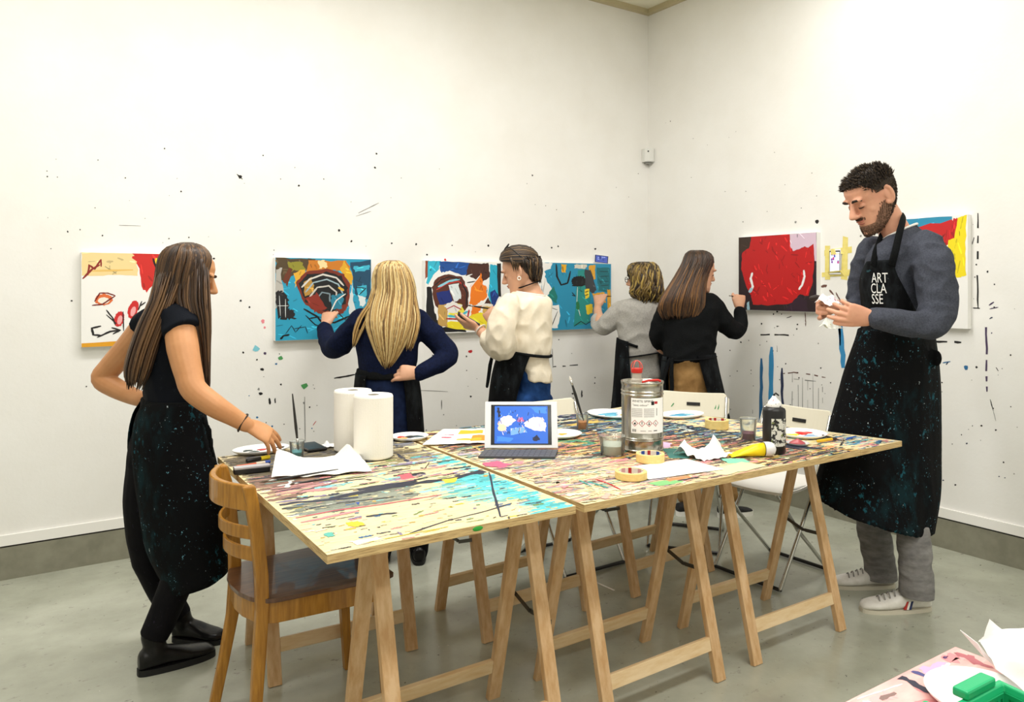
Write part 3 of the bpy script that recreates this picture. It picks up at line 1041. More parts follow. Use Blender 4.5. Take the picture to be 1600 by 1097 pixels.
C2 = [('p', '2a9cbf', [(0, 0), (1, 0), (1, 1), (0, 1)], 0, 90, .2), ('p', '51412a', [(0, 0), (.40, 0), (.36, .10), (.2, .2), (.05, .3), (0, .3)], .02, 26), ('p', '8f8a2e', [(.12, .05), (.26, .05), (.3, .14), (.15, .16)], .012, 6),
      ('p', 'b8b5ae', [(0, .14), (.06, .13), (.08, .5), (.02, .6), (0, .6)], .012, 12), ('p', '6a3420', [(.07, .28), (.14, .12), (.17, .14), (.12, .34)], .008, 6),
      ('p', 'e2ae3a', [(.18, .2), (.30, .12), (.30, .2), (.2, .36)], .012, 6), ('p', 'c97a25', [(.34, .04), (.72, .02), (.78, .16), (.66, .14), (.50, .14), (.30, .2)], .014, 26), ('p', 'efd9a0', [(.42, .03), (.5, .02), (.52, .12), (.44, .12)], .014, 5),
      ('p', 'dfa92d', [(.70, .02), (.80, .2), (.79, .34), (.75, .3), (.66, .13)], .010, 12), ('p', '1d4a66', [(.78, .04), (1, 0), (1, .5), (.88, .55), (.80, .36)], .014, 26), ('p', '3fb2cf', [(.8, .1), (.98, .08), (.98, .14), (.82, .16)], .01, 6, 0.),
      ('p', '7a2f1e', [(.20, .30), (.30, .17), (.52, .13), (.70, .19), (.77, .34), (.76, .58), (.70, .68), (.55, .72), (.40, .66), (.28, .55)], .008, 14), ('p', '17191c', [(.23, .31), (.32, .20), (.52, .17), (.68, .22), (.74, .36), (.72, .56), (.60, .66), (.44, .64), (.30, .54)], .010, 30),
      ('p', 'b58a3e', [(.28, .30), (.36, .24), (.40, .40), (.30, .48)], .01, 8, 1.1), ('l', 'd8d3cc', [(.26, .36), (.34, .26), (.48, .20), (.62, .24), (.70, .34)], .020), ('l', '9fb6c0', [(.30, .42), (.38, .30), (.52, .26), (.64, .32), (.69, .44)], .016), ('l', 'c9c4bc', [(.34, .48), (.42, .36), (.54, .34), (.62, .42), (.62, .54)], .018), ('l', '7d8f98', [(.40, .52), (.47, .42), (.55, .44), (.55, .54)], .016),
      ('p', '8a2f22', [(.30, .50), (.42, .42), (.52, .62), (.40, .66)], .012, 14, .9), ('p', '2a7f9a', [(.56, .46), (.70, .44), (.68, .62), (.58, .64)], .012, 10, .9), ('l', 'e9e4da', [(.56, .66), (.62, .52), (.72, .44)], .014), ('l', 'e3b23a', [(.64, .36), (.70, .40)], .03),
      ('p', '1f1f22', [(.0, .42), (.05, .38), (.12, .46), (.14, .60), (.18, .64), (.2, .74), (.12, .74), (.02, .72)], .02, 16), ('l', 'dfe4e4', [(.04, .46), (.05, .7)], .006), ('l', 'dfe4e4', [(.02, .58), (.13, .58)], .006), ('l', 'dfe4e4', [(.10, .5), (.1, .72)], .006),
      ('l', '101315', [(.28, .62), (.42, .72), (.46, .78), (.60, .80), (.76, .72)], .02), ('l', '101315', [(.34, .74), (.44, .72)], .016), ('l', '101315', [(.3, .7), (.4, .82), (.52, .86)], .012), ('l', '15323f', [(.1, .92), (.16, .82), (.2, .9), (.26, .82)], .008), ('l', '15323f', [(.18, .86), (.3, .84), (.32, .92)], .008), ('l', '101315', [(.05, .98), (.08, .94), (.14, .93)], .02),
      ('p', 'd6dcdc', [(.75, .55), (.79, .3), (.80, .5), (.82, .66), (.76, .7)], .01, 8), ('p', '3fb0cc', [(.84, .34), (.94, .34), (.95, .48), (.86, .5)], .012, 8), ('p', 'dfe9ea', [(.86, .46), (.93, .48), (.93, .6), (.87, .6)], .012, 4), ('l', '131a20', [(.83, .36), (.94, .37), (.86, .46)], .012)]
left_canvas('painted_canvas', 'teal canvas with a dark swirl and orange top, in front of the blonde woman', 430, 580, 402, 533, C2, 22)

C3 = [('p', 'f4f3f0', [(0, 0), (1, 0), (1, 1), (0, 1)], 0, 0), ('p', '8f4a32', [(0, 0), (.05, 0), (.05, .2), (0, .26)], .006, 4), ('p', '35b6d3', [(.04, .0), (.2, .0), (.17, .12), (.1, .2), (.04, .34), (.02, .3)], .008, 14),
      ('p', '1d4f9a', [(.17, .01), (.6, .02), (.62, .1), (.5, .2), (.3, .14), (.2, .16)], .008, 22, 0.3), ('p', '4a2a22', [(.56, .03), (.82, .02), (.84, .22), (.72, .3), (.62, .24), (.52, .2)], .01, 18), ('p', '27aacb', [(.84, .03), (.95, .05), (.96, .5), (.86, .6), (.78, .42), (.84, .3)], .01, 24),
      ('p', '1b1d22', [(.93, .02), (.99, .02), (.99, .5), (.95, .5)], .004, 4), ('p', 'f07f1f', [(.58, .36), (.72, .16), (.74, .32), (.80, .36), (.80, .50), (.70, .58), (.64, .62), (.56, .60)], .01, 26), ('p', 'f07f1f', [(.60, .64), (.74, .62), (.68, .74), (.58, .76)], .01, 6),
      ('p', '17387f', [(.84, .44), (.9, .40), (.96, .50), (.90, .66), (.86, .6)], .006, 8), ('p', '4b2a1f', [(.76, .60), (.81, .51), (.86, .60)], .004, 3), ('l', 'efe6d2', [(.74, .62), (.88, .62)], .02), ('p', 'd7ab55', [(.74, .64), (.88, .64), (.88, .74), (.74, .74)], .006, 6),
      ('p', '16161a', [(.02, .36), (.08, .36), (.10, .60), (.14, .78), (.20, .92), (.5, .92), (.52, .99), (.02, .99)], .008, 20), ('p', '5c2f22', [(.08, .36), (.16, .22), (.3, .18), (.46, .22), (.55, .40), (.55, .62), (.50, .70), (.40, .64), (.22, .70), (.12, .62)], .008, 34),
      ('p', '1d2f7a', [(.14, .44), (.30, .40), (.34, .58), (.18, .62)], .01, 12), ('p', 'dfe7ea', [(.30, .34), (.42, .30), (.46, .52), (.36, .58)], .01, 8), ('l', 'c93a33', [(.14, .40), (.26, .32), (.42, .28), (.52, .36)], .016), ('l', '8fcfe0', [(.16, .36), (.30, .28), (.44, .25)], .03), ('l', '1a1a1e', [(.12, .34), (.2, .26), (.3, .22), (.44, .25)], .014), ('l', '1a1a1e', [(.46, .30), (.53, .44), (.52, .64)], .02),
      ('p', 'c7a05a', [(.16, .60), (.28, .60), (.28, .92), (.16, .88)], .008, 12), ('p', 'efe24a', [(.28, .58), (.46, .60), (.50, .72), (.30, .78)], .006, 8), ('p', 'ece9e4', [(.24, .62), (.34, .56), (.48, .62), (.40, .72), (.30, .71)], .01, 4), ('l', 'b02a3a', [(.26, .67), (.36, .62), (.46, .68)], .014), ('l', '49bcd2', [(.28, .76), (.42, .78), (.54, .70)], .03), ('l', 'b3242e', [(.26, .80), (.44, .81), (.54, .78), (.56, .68)], .022),
      ('p', 'f2de2e', [(.28, .84), (.5, .84), (.58, .76), (.72, .72), (.9, .76), (.9, .98), (.5, .96), (.28, .92)], .01, 20), ('l', 'f6f6f4', [(.16, .22), (.3, .16), (.5, .22), (.6, .18)], .014), ('l', 'f6f6f4', [(.55, .62), (.58, .36), (.7, .2)], .012), ('l', 'f6f6f4', [(.74, .3), (.82, .34), (.80, .5)], .012), ('l', '141416', [(.53, .3), (.64, .28)], .014)]
left_canvas('painted_canvas', 'canvas with blue top, brown block and bright orange patch, left of the cream jumper', 664, 784, 407, 522, C3, 23)

C4 = [('p', '2a90b6', [(0, 0), (1, 0), (1, 1), (0, 1)], 0, 70), ('p', 'f3f2ee', [(0, 0), (.14, 0), (.10, .3), (.16, .42), (.06, .5), (0, .5)], .012, 0), ('p', '2a90b6', [(.04, .14), (.2, .06), (.2, .3), (.08, .3)], .014, 8), ('p', '1f7a72', [(.08, .5), (.16, .34), (.22, .5), (.2, .6)], .01, 8), ('p', '278f8a', [(.5, .1), (.7, .1), (.68, .9), (.45, .95)], .01, 24),
      ('p', 'f3f2ee', [(.0, .64), (.24, .62), (.26, .78), (.22, .97), (.0, .97)], .008, 0), ('l', '1c1c1e', [(.13, .96), (.06, .72)], .010), ('l', '1c1c1e', [(.13, .96), (.12, .7)], .010), ('l', '1c1c1e', [(.13, .96), (.22, .72)], .010), ('l', '1c1c1e', [(.02, .7), (.12, .66), (.22, .7)], .008),
      ('p', 'e9ae2a', [(.27, .02), (.35, .02), (.33, .14), (.28, .14)], .006, 5), ('l', '141618', [(.2, .02), (.21, .2), (.27, .33), (.36, .3), (.40, .12)], .024), ('p', '17191c', oval(.52, .27, .11, .08), .01, 8), ('l', '17191c', [(.42, .34), (.56, .34), (.66, .3)], .022), ('p', 'dba33a', [(.66, .04), (.76, .02), (.76, .24), (.67, .26)], .008, 8), ('p', '3b4046', [(.6, .1), (.68, .1), (.78, .4), (.74, .46), (.62, .4)], .01, 12), ('p', 'd8d4c4', [(.46, .02), (.64, .02), (.62, .08), (.46, .08)], .008, 4), ('p', '1f6f7a', [(.78, .06), (.98, .06), (.98, .44), (.8, .42)], .006, 16),
      ('p', 'e9cf3a', [(.6, .4), (.67, .38), (.67, .52), (.61, .54)], .006, 4), ('l', '1c1c1e', [(.61, .44), (.66, .42)], .012), ('l', '1c1c1e', [(.61, .49), (.66, .47)], .012), ('p', 'efcf2e', [(.62, .64), (.72, .62), (.72, .76), (.63, .78)], .008, 6), ('p', 'e0a52f', [(.72, .46), (.9, .44), (.92, .6), (.76, .62)], .01, 10), ('p', 'e0a52f', [(.94, .4), (.99, .4), (.99, .86), (.94, .8)], .006, 6), ('l', '1d2428', [(.42, .48), (.47, .5), (.42, .44)], .012), ('l', '1d2428', [(.45, .95), (.55, .88), (.62, .93), (.7, .88), (.8, .9)], .012), ('l', '1d2428', [(.82, .12), (.96, .12)], .008), ('l', '1d2428', [(.82, .2), (.96, .19)], .008), ('l', '1d2428', [(.82, .28), (.96, .27)], .008), ('l', '1d2428', [(.84, .34), (.96, .33)], .008), ('l', 'dfe6e6', [(.5, .36), (.49, .6), (.54, .8)], .008), ('l', '2a7a4a', [(.50, .58), (.51, .7)], .05)]
left_canvas('painted_canvas', 'blue and teal canvas with yellow patches near the corner, beside the grey jumper', 846, 955, 410, 517, C4, 24)

C5 = [('p', '2a1c20', [(0, 0), (1, 0), (1, 1), (0, 1)], 0, 40), ('p', '3a2a22', [(0, 0), (.19, 0), (.16, .16), (.04, .22), (0, .2)], .006, 6), ('p', 'c01a1c', [(.18, 0), (.68, 0), (.70, .14), (.74, .2), (.80, .16), (.90, .17), (.97, .13), (.97, .40), (.95, .66), (.90, .80), (.80, .78), (.70, .90), (.40, .93), (.20, .92), (.17, .80), (.10, .66), (.04, .44), (.05, .22), (.16, .14)], .006, 260),
      ('p', 'dcc3d6', [(.68, 0), (1, 0), (1, .36), (.975, .36), (.965, .14), (.90, .19), (.86, .17), (.80, .2), (.72, .22), (.685, .16)], .004, 10), ('p', '241722', [(.985, .38), (1, .36), (1, .9), (.96, .78)], .002, 3), ('p', '33202e', [(.68, .90), (.80, .80), (.88, .84), (.9, 1), (.62, 1)], .008, 8),
      ('l', 'f2f0f2', [(.195, .49), (.17, .57), (.20, .68), (.17, .74)], .030), ('l', 'a9cddd', [(.19, .70), (.15, .76)], .04), ('l', 'f2f0f2', [(.85, .47), (.86, .55), (.83, .66), (.79, .72)], .024), ('p', '9fc4d2', [(.12, .9), (.15, .88), (.16, 1), (.12, 1)], .003, 0)]
right_canvas('painted_canvas', 'dark canvas almost filled by a big red shape, on the right wall', 1154, 1276, 1154, 371, 484, C5, 25)

C6 = [('p', '2d8fb5', [(0, 0), (.80, 0), (.80, .06), (0, .12)], .008, 20, 0.), ('p', 'c71f22', [(.1, .10), (.80, .04), (.88, .02), (.90, .26), (.74, .26), (.6, .4), (.3, .36), (.1, .3)], .012, 60, 1.5), ('p', '8a2a20', [(.5, .28), (.74, .24), (.74, .44), (.56, .46)], .012, 16, 1.5), ('p', '2a1f1c', [(.45, .42), (.72, .36), (.74, .5), (.5, .56)], .01, 12), ('p', 'a3482a', [(.58, .49), (.74, .46), (.74, .52), (.6, .54)], .008, 5),
      ('p', 'f3dd1c', [(.76, .22), (.84, .2), (.88, .02), (.99, .0), (.97, .30), (.98, .53), (.90, .55), (.75, .53)], .008, 22, 1.5), ('p', '1a1717', [(.52, .74), (.60, .68), (.66, .67), (.62, .76), (.55, .80)], .006, 4), ('l', '1a1717', [(.55, .75), (.47, .84), (.49, .93)], .03), ('l', '1a1717', [(.62, .74), (.70, .84), (.69, .96)], .026), ('l', '5a7fc0', [(.5, .58), (.6, .57)], .014), ('l', '1a1717', [(.55, .61), (.6, .60)], .02)]
right_canvas('painted_canvas', 'white canvas with red, yellow and blue top behind the man, on the right wall', 1400, 1512, 1512, 335, 514, C6, 26, wd=0.40)

# ------------------------------------------------------------------ phones used as picture references
M_phone = mat('phone_white', 'e9eaee', 0.3)
M_glass = mat('phone_black', '15161c', 0.15)
M_tape = mat('yellow_masking_tape', 'efe08a', 0.65, c2='e5d374', scale=30)


def phone(name, label, ctr, ux, uy, n, wd, ht, cols, cat='phone'):
    ux, uy, n = [Vector(q).normalized() for q in (ux, uy, n)]
    rot = Matrix((ux, uy, n)).transposed()
    t = thing(name, label, cat, ctr)
    mb = MB()
    mb.box(ctr, (wd, ht, 0.009), rot)
    put('case', mb, M_phone, t, bevel=0.004)
    mb = MB()
    mb.box(ctr + n * 0.0052, (wd * .93, ht * .86, 0.0012), rot)
    put('bezel', mb, M_glass, t)
    mb = MB()
    mats = [mat('phone_screen_' + c, c, 0.3, emit=c, estr=0.6) for c in cols]
    c0 = ctr + n * 0.0062
    mb.poly([c0 + ux * x * wd * .42 + uy * y * ht * .38 for x, y in ((-1, -1), (1, -1), (1, 1), (-1, 1))], 0)
    r = random.Random(len(label))
    for i in range(10):
        x, y = r.uniform(-.36, .3) * wd, r.uniform(-.1, .3) * ht
        k = 1 + i % (len(cols) - 1)
        P = [c0 + n * (0.0001 + i * .00001) + ux * (x + a * wd) + uy * (y + b * ht) for a, b in ((-.05, -.03), (.09, -.05), (.1, .04), (-.02, .06))]
        mb.poly(P, k)
    put('screen', mb, mats, t, recalc=False)
    return t


a = on_left(939, 405, 0.007)
phone('phone', 'phone in a pale case stuck to the wall above the blue and teal canvas', a + Vector((0, -.001, 0)), (1, 0, -0.08), (0.08, 0, 1), (0, -1, 0), 0.135, 0.062, ['3f4f9a', '1d2a6a', '8f9ad0'])
a = on_right(1305, 409, 0.009)
ph = phone('phone', 'phone taped upright to the right wall with yellow masking tape', a, (0, -1, 0), (0, 0, 1), (-1, 0, 0), 0.075, 0.152, ['dfe3ee', '6a2f8a', '3f5fa8', 'b03a7a'])
pieces = [([(1288, 391), (1331, 385), (1331, 395), (1288, 400)], 'masking tape strip stuck across the top of the phone on the right wall', .008), ([(1317, 369), (1325, 371), (1324, 438), (1314, 436)], 'masking tape strip stuck down the right side of the phone on the right wall', .009),
          ([(1289, 384), (1297, 384), (1297, 437), (1289, 437)], 'masking tape strip stuck down the left side of the phone on the right wall', .0095), ([(1284, 426), (1329, 421), (1328, 431), (1284, 433)], 'masking tape strip stuck across the bottom of the phone on the right wall', .0085)]
for i, (pp, lb, _) in enumerate(pieces):
    off = 0.0008 + i * 0.0004
    r = random.Random(i)
    q = [on_right(x, y, off) for x, y in pp]
    edge = 10
    mb = MB()
    A = [q[0].lerp(q[1], k / edge) for k in range(edge + 1)]
    B = [q[3].lerp(q[2], k / edge) for k in range(edge + 1)]
    # the tape climbs over the phone where it crosses it
    def lift(p):
        dy, dz = abs(p.y - a.y), abs(p.z - a.z)
        return p - Vector((0.016 + i * .0004, 0, 0)) if dy < 0.040 and dz < 0.079 else p
    A, B = [lift(p) for p in A], [lift(p) for p in B]
    for k in range(edge):
        mb.poly([A[k], A[k + 1], B[k + 1], B[k]])
    tag(put('tape_strip', mb, M_tape, loc=q[0]), lb, 'masking tape', 'yellow tape strips holding the phone')
# ================================================================== things on the table
rng = random.Random(8)
M_paper = mat('white_paper', 'fbfbfa', 0.8)
M_towel = mat('paper_towel', 'f7f4ec', 0.9, bump=0.3, bscale=220)
M_card = mat('grey_card', 'b5aea2', 0.8)
M_plate = mat('white_plate', 'f6f6f4', 0.35)
M_clear = mat('clear_plastic', 'eef2f0', 0.08, trans=0.92, ior=1.2)
M_tin = mat('tin_plate', 'b9b6ac', 0.26, metal=1.0, c2='98958a', scale=4, stretch=(6, 6, .6))
M_black = mat('black_plastic', '1b1b1d', 0.35)
M_handle = mat('brush_handle_black', '22211f', 0.4)
M_ferr = mat('brush_ferrule', 'b9b9b5', 0.25, metal=1.0)
M_bris = mat('brush_bristle', '5a4a3a', 0.8)


def brush(label, a, b, r=0.0035, col=None, tipcol=None, mat_tip=None, name='paint_brush'):
    """Paint brush from handle end a to bristle tip b."""
    a, b = Vector(a), Vector(b)
    d = (b - a)
    t = thing(name, label, 'paint brush', a if a.z < b.z else b)
    mb = MB()
    mb.tube([a, a + d * .25, a + d * .6, a + d * .8], [r * .5, r * .9, r * 1.2, r * .8], 10)
    put('handle', mb, col or M_handle, t, smooth=True)
    mb = MB()
    mb.tube([a + d * .79, a + d * .90], [r * .9, r * 1.0], 10, ends=False)
    put('ferrule', mb, M_ferr, t, smooth=True)
    mb = MB()
    mb.tube([a + d * .895, a + d * .94, a + d], [r * .9, r * 1.15, r * .25], 10)
    put('bristles', mb, mat_tip or M_bris, t, smooth=True)
    return t


# paper towel rolls
for c, lb in ((W(583.5, 714, 2.80), 'front paper towel roll standing on the table, nearer of the two'), (W(551.5, 703, 2.925), 'rear paper towel roll standing on the table, half hidden by the front roll')):
    c.z = TZ
    t = thing('paper_towel_roll', lb, 'paper towel', c + Vector((0, 0, .0008)), 'paper towel rolls on the table')
    mb = MB()
    R_ = 0.071
    mb.lathe([(0.021, 0.002), (R_ - .003, 0.0012), (R_, 0.006), (R_, 0.221), (R_ - .003, 0.227), (0.021, 0.2265)], c, 48, cap=False)
    put('roll', mb, M_towel, t, smooth=False)
    mb = MB()
    mb.lathe([(0.0215, 0.0012), (0.0215, 0.2268), (0.0195, 0.2268), (0.0195, 0.0012)], c, 32, cap=False)
    put('cardboard_core', mb, M_card, t)


def sheet(name, label, corners, mt, cat, amp=0.004, n=14, seed=0, freq=14, th=0.0006, group=None, lift=None):
    """Thin sheet from four world corners, crumpled by noise, with real thickness."""
    q = [Vector(c) for c in corners]
    V, Fc = [], []
    for j in range(n + 1):
        for i in range(n + 1):
            u, v = i / n, j / n
            p = q[0].lerp(q[1], u).lerp(q[3].lerp(q[2], u), v)
            h = abs(noise.noise(Vector((u * freq * .35 + seed, v * freq * .35, seed)))) * amp
            if lift:
                h += lift(u, v)
            V.append(p + UP * (h + .0012))
    for j in range(n):
        for i in range(n):
            Fc.append((j * (n + 1) + i, j * (n + 1) + i + 1, (j + 1) * (n + 1) + i + 1, (j + 1) * (n + 1) + i))
    mb = MB()
    mb.add(V, Fc)
    c = sum(q, Vector()) / 4
    o = put(name, mb, mt, loc=Vector((c.x, c.y, min(p.z for p in q))))
    s = o.modifiers.new('thick', 'SOLIDIFY')
    s.thickness, s.offset = th, 1
    return tag(o, label, cat, group)


sheet('paper_towel_sheet', 'crumpled white paper towel sheet under the hand of the long-haired woman', [T(424, 752), T(581, 737), T(556, 715), T(432, 722)], M_towel, 'paper towel',
      amp=0.012, n=26, seed=3, freq=9, lift=lambda u, v: 0.045 * max(0, 1 - abs(u - .90) / .16) * v + 0.035 * max(0, 1 - abs(u - .03) / .30) * (0.35 + .65 * v) + .006 * v)
brush('long thin paint brush lying along the front edge of the crumpled paper towel', T(528, 739, .012), T(405, 757, .006), 0.003)
brush('shorter dark paint brush lying in front of the crumpled paper towel', T(524, 748, .005), T(452, 760, .005), 0.003)


def marker(label, a, b, r, segs, name='marker_pen', cat='marker'):
    a, b = Vector(a), Vector(b)
    t = thing(name, label, cat, a)
    for nm, k0, k1, rr, m in segs:
        mb = MB()
        mb.tube([a.lerp(b, k0), a.lerp(b, k0 + .02), a.lerp(b, k1 - .02), a.lerp(b, k1)], [r * rr * .85, r * rr, r * rr, r * rr * .85], 14, ends=False)
        put(nm, mb, m, t, smooth=True)
    return t


marker('black marker pen with yellow cap beside the white oval palette', T(385, 724, .0075), T(421, 717, .0075), 0.007, [('barrel', 0, .62, 1, M_black), ('cap', .6, 1, 1.05, paint('efd320'))])
marker('orange marker pen with blue end between the black marker and silver box', T(369, 732, .006), T(422, 724, .006), 0.005, [('barrel', 0, .60, .8, paint('d5613a')), ('grip', .58, .86, 1, paint('e0cdb8')), ('cap', .84, 1, 1.1, paint('2449a0'))])
mb = MB()
a, b = T(365, 741), T(421, 735)
d = (b - a)
mb.beam(a + UP * .008 + d * 0.0, b + UP * .008, 0.016, 0.030, UP)
t = thing('pencil_box', 'long flat silver and black box on the table corner behind the chair', 'box', T(393, 738))
put('tray', mb, M_black, t, bevel=0.002)
mb = MB()
mb.beam(a + UP * .0195, b + UP * .0195, 0.007, 0.031, UP)
put('lid', mb, mat('silver_lid', 'c9c9d0', 0.3, metal=.5), t, bevel=0.001)


def palette(label, c, rx, ry, ang, blobs, name='palette_plate', group='white paint palettes on the table', rim=0.012):
    """Shallow white oval plate with dabs of paint; blobs = (u, v, size, colour)."""
    c = Vector(c)
    t = thing(name, label, 'palette', c, group)
    ux, uy = Vector((cos(ang), sin(ang), 0)), Vector((-sin(ang), cos(ang), 0))
    mb = MB()
    rings = []
    for k, z in ((0.86, 0.001), (0.97, rim * .7), (1.0, rim), (0.985, rim + .001), (0.95, rim * .75), (0.84, 0.004), (0.3, .004)):
        rings.append([c + ux * rx * k * cos(a) + uy * ry * k * sin(a) + UP * z for a in [2 * pi * i / 40 for i in range(40)]])
    mb.loft(rings)
    put('plate', mb, M_plate, t, smooth=True)
    for u, v, s, cc in blobs:
        mb = MB()
        r = random.Random(int((u + 3) * 97 + (v + 3) * 31))
        p = c + ux * rx * u + uy * ry * v + UP * .0042
        ring = lambda k, z: [p + (ux * cos(a) * 1.5 + uy * sin(a)) * s * k * (1 + .25 * sin(3 * a + u * 9) + .12 * sin(5 * a)) + UP * z for a in [2 * pi * i / 18 for i in range(18)]]
        mb.loft([ring(1, 0), ring(.8, .002), ring(.4, .0032)])
        put('paint_dab', mb, mat('wet_' + cc, cc, 0.25), t, smooth=True)
    return t


AX = 0.0
palette('white oval palette on the far left end of the table, beside the black marker', T(408, 705), 0.105, 0.075, AX, [(-.45, .2, .012, '3a4a48'), (-.3, -.25, .013, '3a4a48'), (.05, .05, .012, 'c9302c'), (.72, .1, .012, '1d1d1f')])
palette('white oval palette with red, orange and black paint just right of the paper towel rolls', T(640, 685), 0.078, 0.075, AX, [(-.5, -.1, .016, 'e59a2c'), (-.35, .35, .012, 'c9302c'), (.2, .1, .022, '2a3438'), (.5, -.1, .014, '34505a')])
palette('white palette partly hidden behind the right side of the tablet', T(873, 681), 0.10, 0.09, AX, [(.2, 0, .014, 'e8b03a'), (-.2, .3, .014, 'd98b3a')])
palette('white oval palette with light blue and yellow paint left of the metal can', T(955, 649), 0.105, 0.13, AX, [(0, .1, .035, '5db4d8'), (.45, -.3, .015, 'ecd23a'), (-.3, -.2, .024, '7cc4dc')])
palette('white oval palette with light blue paint right of the metal can', T(1065, 650), 0.125, 0.085, AX, [(-.05, .1, .030, '5db0d6'), (.3, -.1, .020, '8fcbe0')])
palette('white palette with large red and yellow dabs at the right end of the table', T(1253, 680), 0.10, 0.10, AX, [(.28, .12, .028, 'd81f1c'), (-.5, .1, .024, 'f0dc28'), (-.1, -.45, .026, '8db4dc')])

# painted paper behind the tablet's left side
t = thing('paint_paper', 'curled white sheet with yellow and orange paint left of the tablet', 'paper', T(707, 688))
q = [T(660, 697, .002), T(757, 694, .002), T(760, 676, .002), T(692, 677, .002)]
V, Fc, n = [], [], 16
for j in range(n + 1):
    for i in range(n + 1):
        u, v = i / n, j / n
        V.append(q[0].lerp(q[1], u).lerp(q[3].lerp(q[2], u), v) + UP * (.012 * v + .006 * abs(noise.noise(Vector((u * 4, v * 3, 2)))) + .002))
mb = MB()
mb.add(V, [(j * (n + 1) + i, j * (n + 1) + i + 1, (j + 1) * (n + 1) + i + 1, (j + 1) * (n + 1) + i) for j in range(n) for i in range(n)])
mb.m = [1 if (6 < i < 15 and 9 < j < 14) or (i > 7 and 2 < j < 5 and i < 15) else (2 if i > 11 and 1 < j < 8 else (3 if (i in (3, 4, 5) and j in (6, 9)) else 0)) for j in range(n) for i in range(n)]
o = put('sheet', mb, [M_paper, paint('f0b428'), paint('e8922c'), paint('c9405a')], t)
s = o.modifiers.new('thick', 'SOLIDIFY')
s.thickness, s.offset = .001, 1


def cup(label, c, r0, r1, h, liq, lh, name='plastic_cup', cat='cup', group='clear plastic cups on the table'):
    t = thing(name, label, cat, c, group)
    mb = MB()
    w_ = .0012
    mb.lathe([(r0, 0.0008), (r1, h), (r1 + .001, h), (r1 + .001, h + .002), (r1 - w_, h + .002), (r0 - w_, .003)], c, 32)
    put('cup_wall', mb, M_clear, t, smooth=True)
    if liq:
        mb = MB()
        k = lh / h
        mb.lathe([(r0 - .0016, .0036), (r0 + (r1 - r0) * k - .0016, lh)], c, 32)
        put('paint_water', mb, mat('water_' + liq, liq, 0.12), t, smooth=False)
    return t


c = T(464, 713)
cup('clear plastic cup of teal paint water at the left end of the table', c, 0.023, 0.027, 0.055, '4fa3a8', 0.018)
brush('long black paint brush standing in the cup of teal water', W(457, 616, 2.82), c + Vector((0.004, -.004, .022)), 0.0045)
c = T(910, 671)
cup('clear plastic cup of orange paint water in the middle of the table', c, 0.023, 0.027, 0.066, 'd98636', 0.034)
brush('black paint brush with pale tip standing in the cup of orange water', c + Vector((0.006, 0.0, .038)), W(890, 588, 3.36), 0.0055, mat_tip=mat('pale_bristle', 'd9d6cc', .8))
c = T(1169, 687)
cup('clear plastic cup with purple paint water beside the black paint bottle', c, 0.028, 0.034, 0.085, '6a3350', 0.028)
c = T(957, 710)
cup('round clear plastic tub with cloudy water, left of the metal can', c, 0.043, 0.049, 0.068, 'c9cfbe', 0.036, name='plastic_tub', cat='tub', group=None)

# black phone lying on the table
c = T(487, 700)
t = thing('phone', 'black phone lying on the table left of the paper towel rolls', 'phone', c)
mb = MB()
mb.box(c + UP * .005, (0.075, 0.14, 0.009))
put('body', mb, M_black, t, bevel=.003)
mb = MB()
mb.box(c + UP * .0098, (0.068, 0.132, 0.0008))
put('screen', mb, M_glass, t)


def tissue(label, c, peaks, rad, seed, group='crumpled white tissues'):
    """Crumpled tissue: a star of folded facets with sharp raised corners."""
    r = random.Random(seed)
    mb = MB()
    n = 15
    V, Fc = [], []
    for j in range(n + 1):
        for i in range(n + 1):
            u, v = i / n * 2 - 1, j / n * 2 - 1
            p = Vector((u, v, 0))
            h = .3 * abs(noise.noise(Vector((u * 1.8 + seed, v * 1.8, 0)))) * rad
            for (x, y, z, wd) in peaks:
                e = (Vector((u, v)) - Vector((x, y))).length
                h += z * max(0, 1 - e / wd)
            k = 1 - .25 * abs(noise.noise(Vector((u * 2, v * 2, seed + 4))))
            V.append(Vector(c) + Vector((u * rad * k, v * rad * k, h + .0015)))
    for j in range(n):
        for i in range(n):
            Fc.append((j * (n + 1) + i, j * (n + 1) + i + 1, (j + 1) * (n + 1) + i + 1, (j + 1) * (n + 1) + i))
    mb.add(V, Fc)
    o = put('crumpled_tissue', mb, M_paper, loc=c)
    s = o.modifiers.new('thick', 'SOLIDIFY')
    s.thickness, s.offset = .0008, 1
    return tag(o, label, 'tissue', group)


tissue('crumpled white tissue with two upright corners, beside the yellow paint tube', T(1098, 712), [(-.75, .55, .060, .5), (.65, -.2, .066, .55), (-.2, -.1, .018, .5)], 0.075, 5)
tissue('small crumpled white tissue behind the rear paper towel roll', T(517, 697), [(-.5, .2, .02, .5)], 0.03, 9)

# tablet with keyboard cover
bl, br_ = T(757, 704), T(872, 704)
ux = (br_ - bl).normalized()
bk = Vector((-ux.y, ux.x, 0))
wd = (br_ - bl).length
up_t = (UP * 0.945 + bk * 0.33).normalized()
nrm = ux.cross(up_t).normalized()
cb = (bl + br_) / 2
t = thing('tablet', 'white tablet showing a blue picture, propped on its dark keyboard cover', 'tablet', cb)
rot = Matrix((ux, up_t, nrm)).transposed()
ht = 0.178
cc = cb + UP * .007 + up_t * (ht / 2) + bk * .004
mb = MB()
mb.box(cc, (wd, ht, .007), rot)
put('tablet_body', mb, M_phone, t, bevel=.003)
mb = MB()
mb.box(cc - nrm * .0055, (wd * 1.0, ht, .003), rot)
put('back_cover', mb, mat('charcoal_cover', '36373b', .7), t)
mb = MB()
mb.box(cc + nrm * .0037, (wd * .83, ht * .86, .0006), rot)
put('screen_border', mb, M_glass, t)
mb = MB()
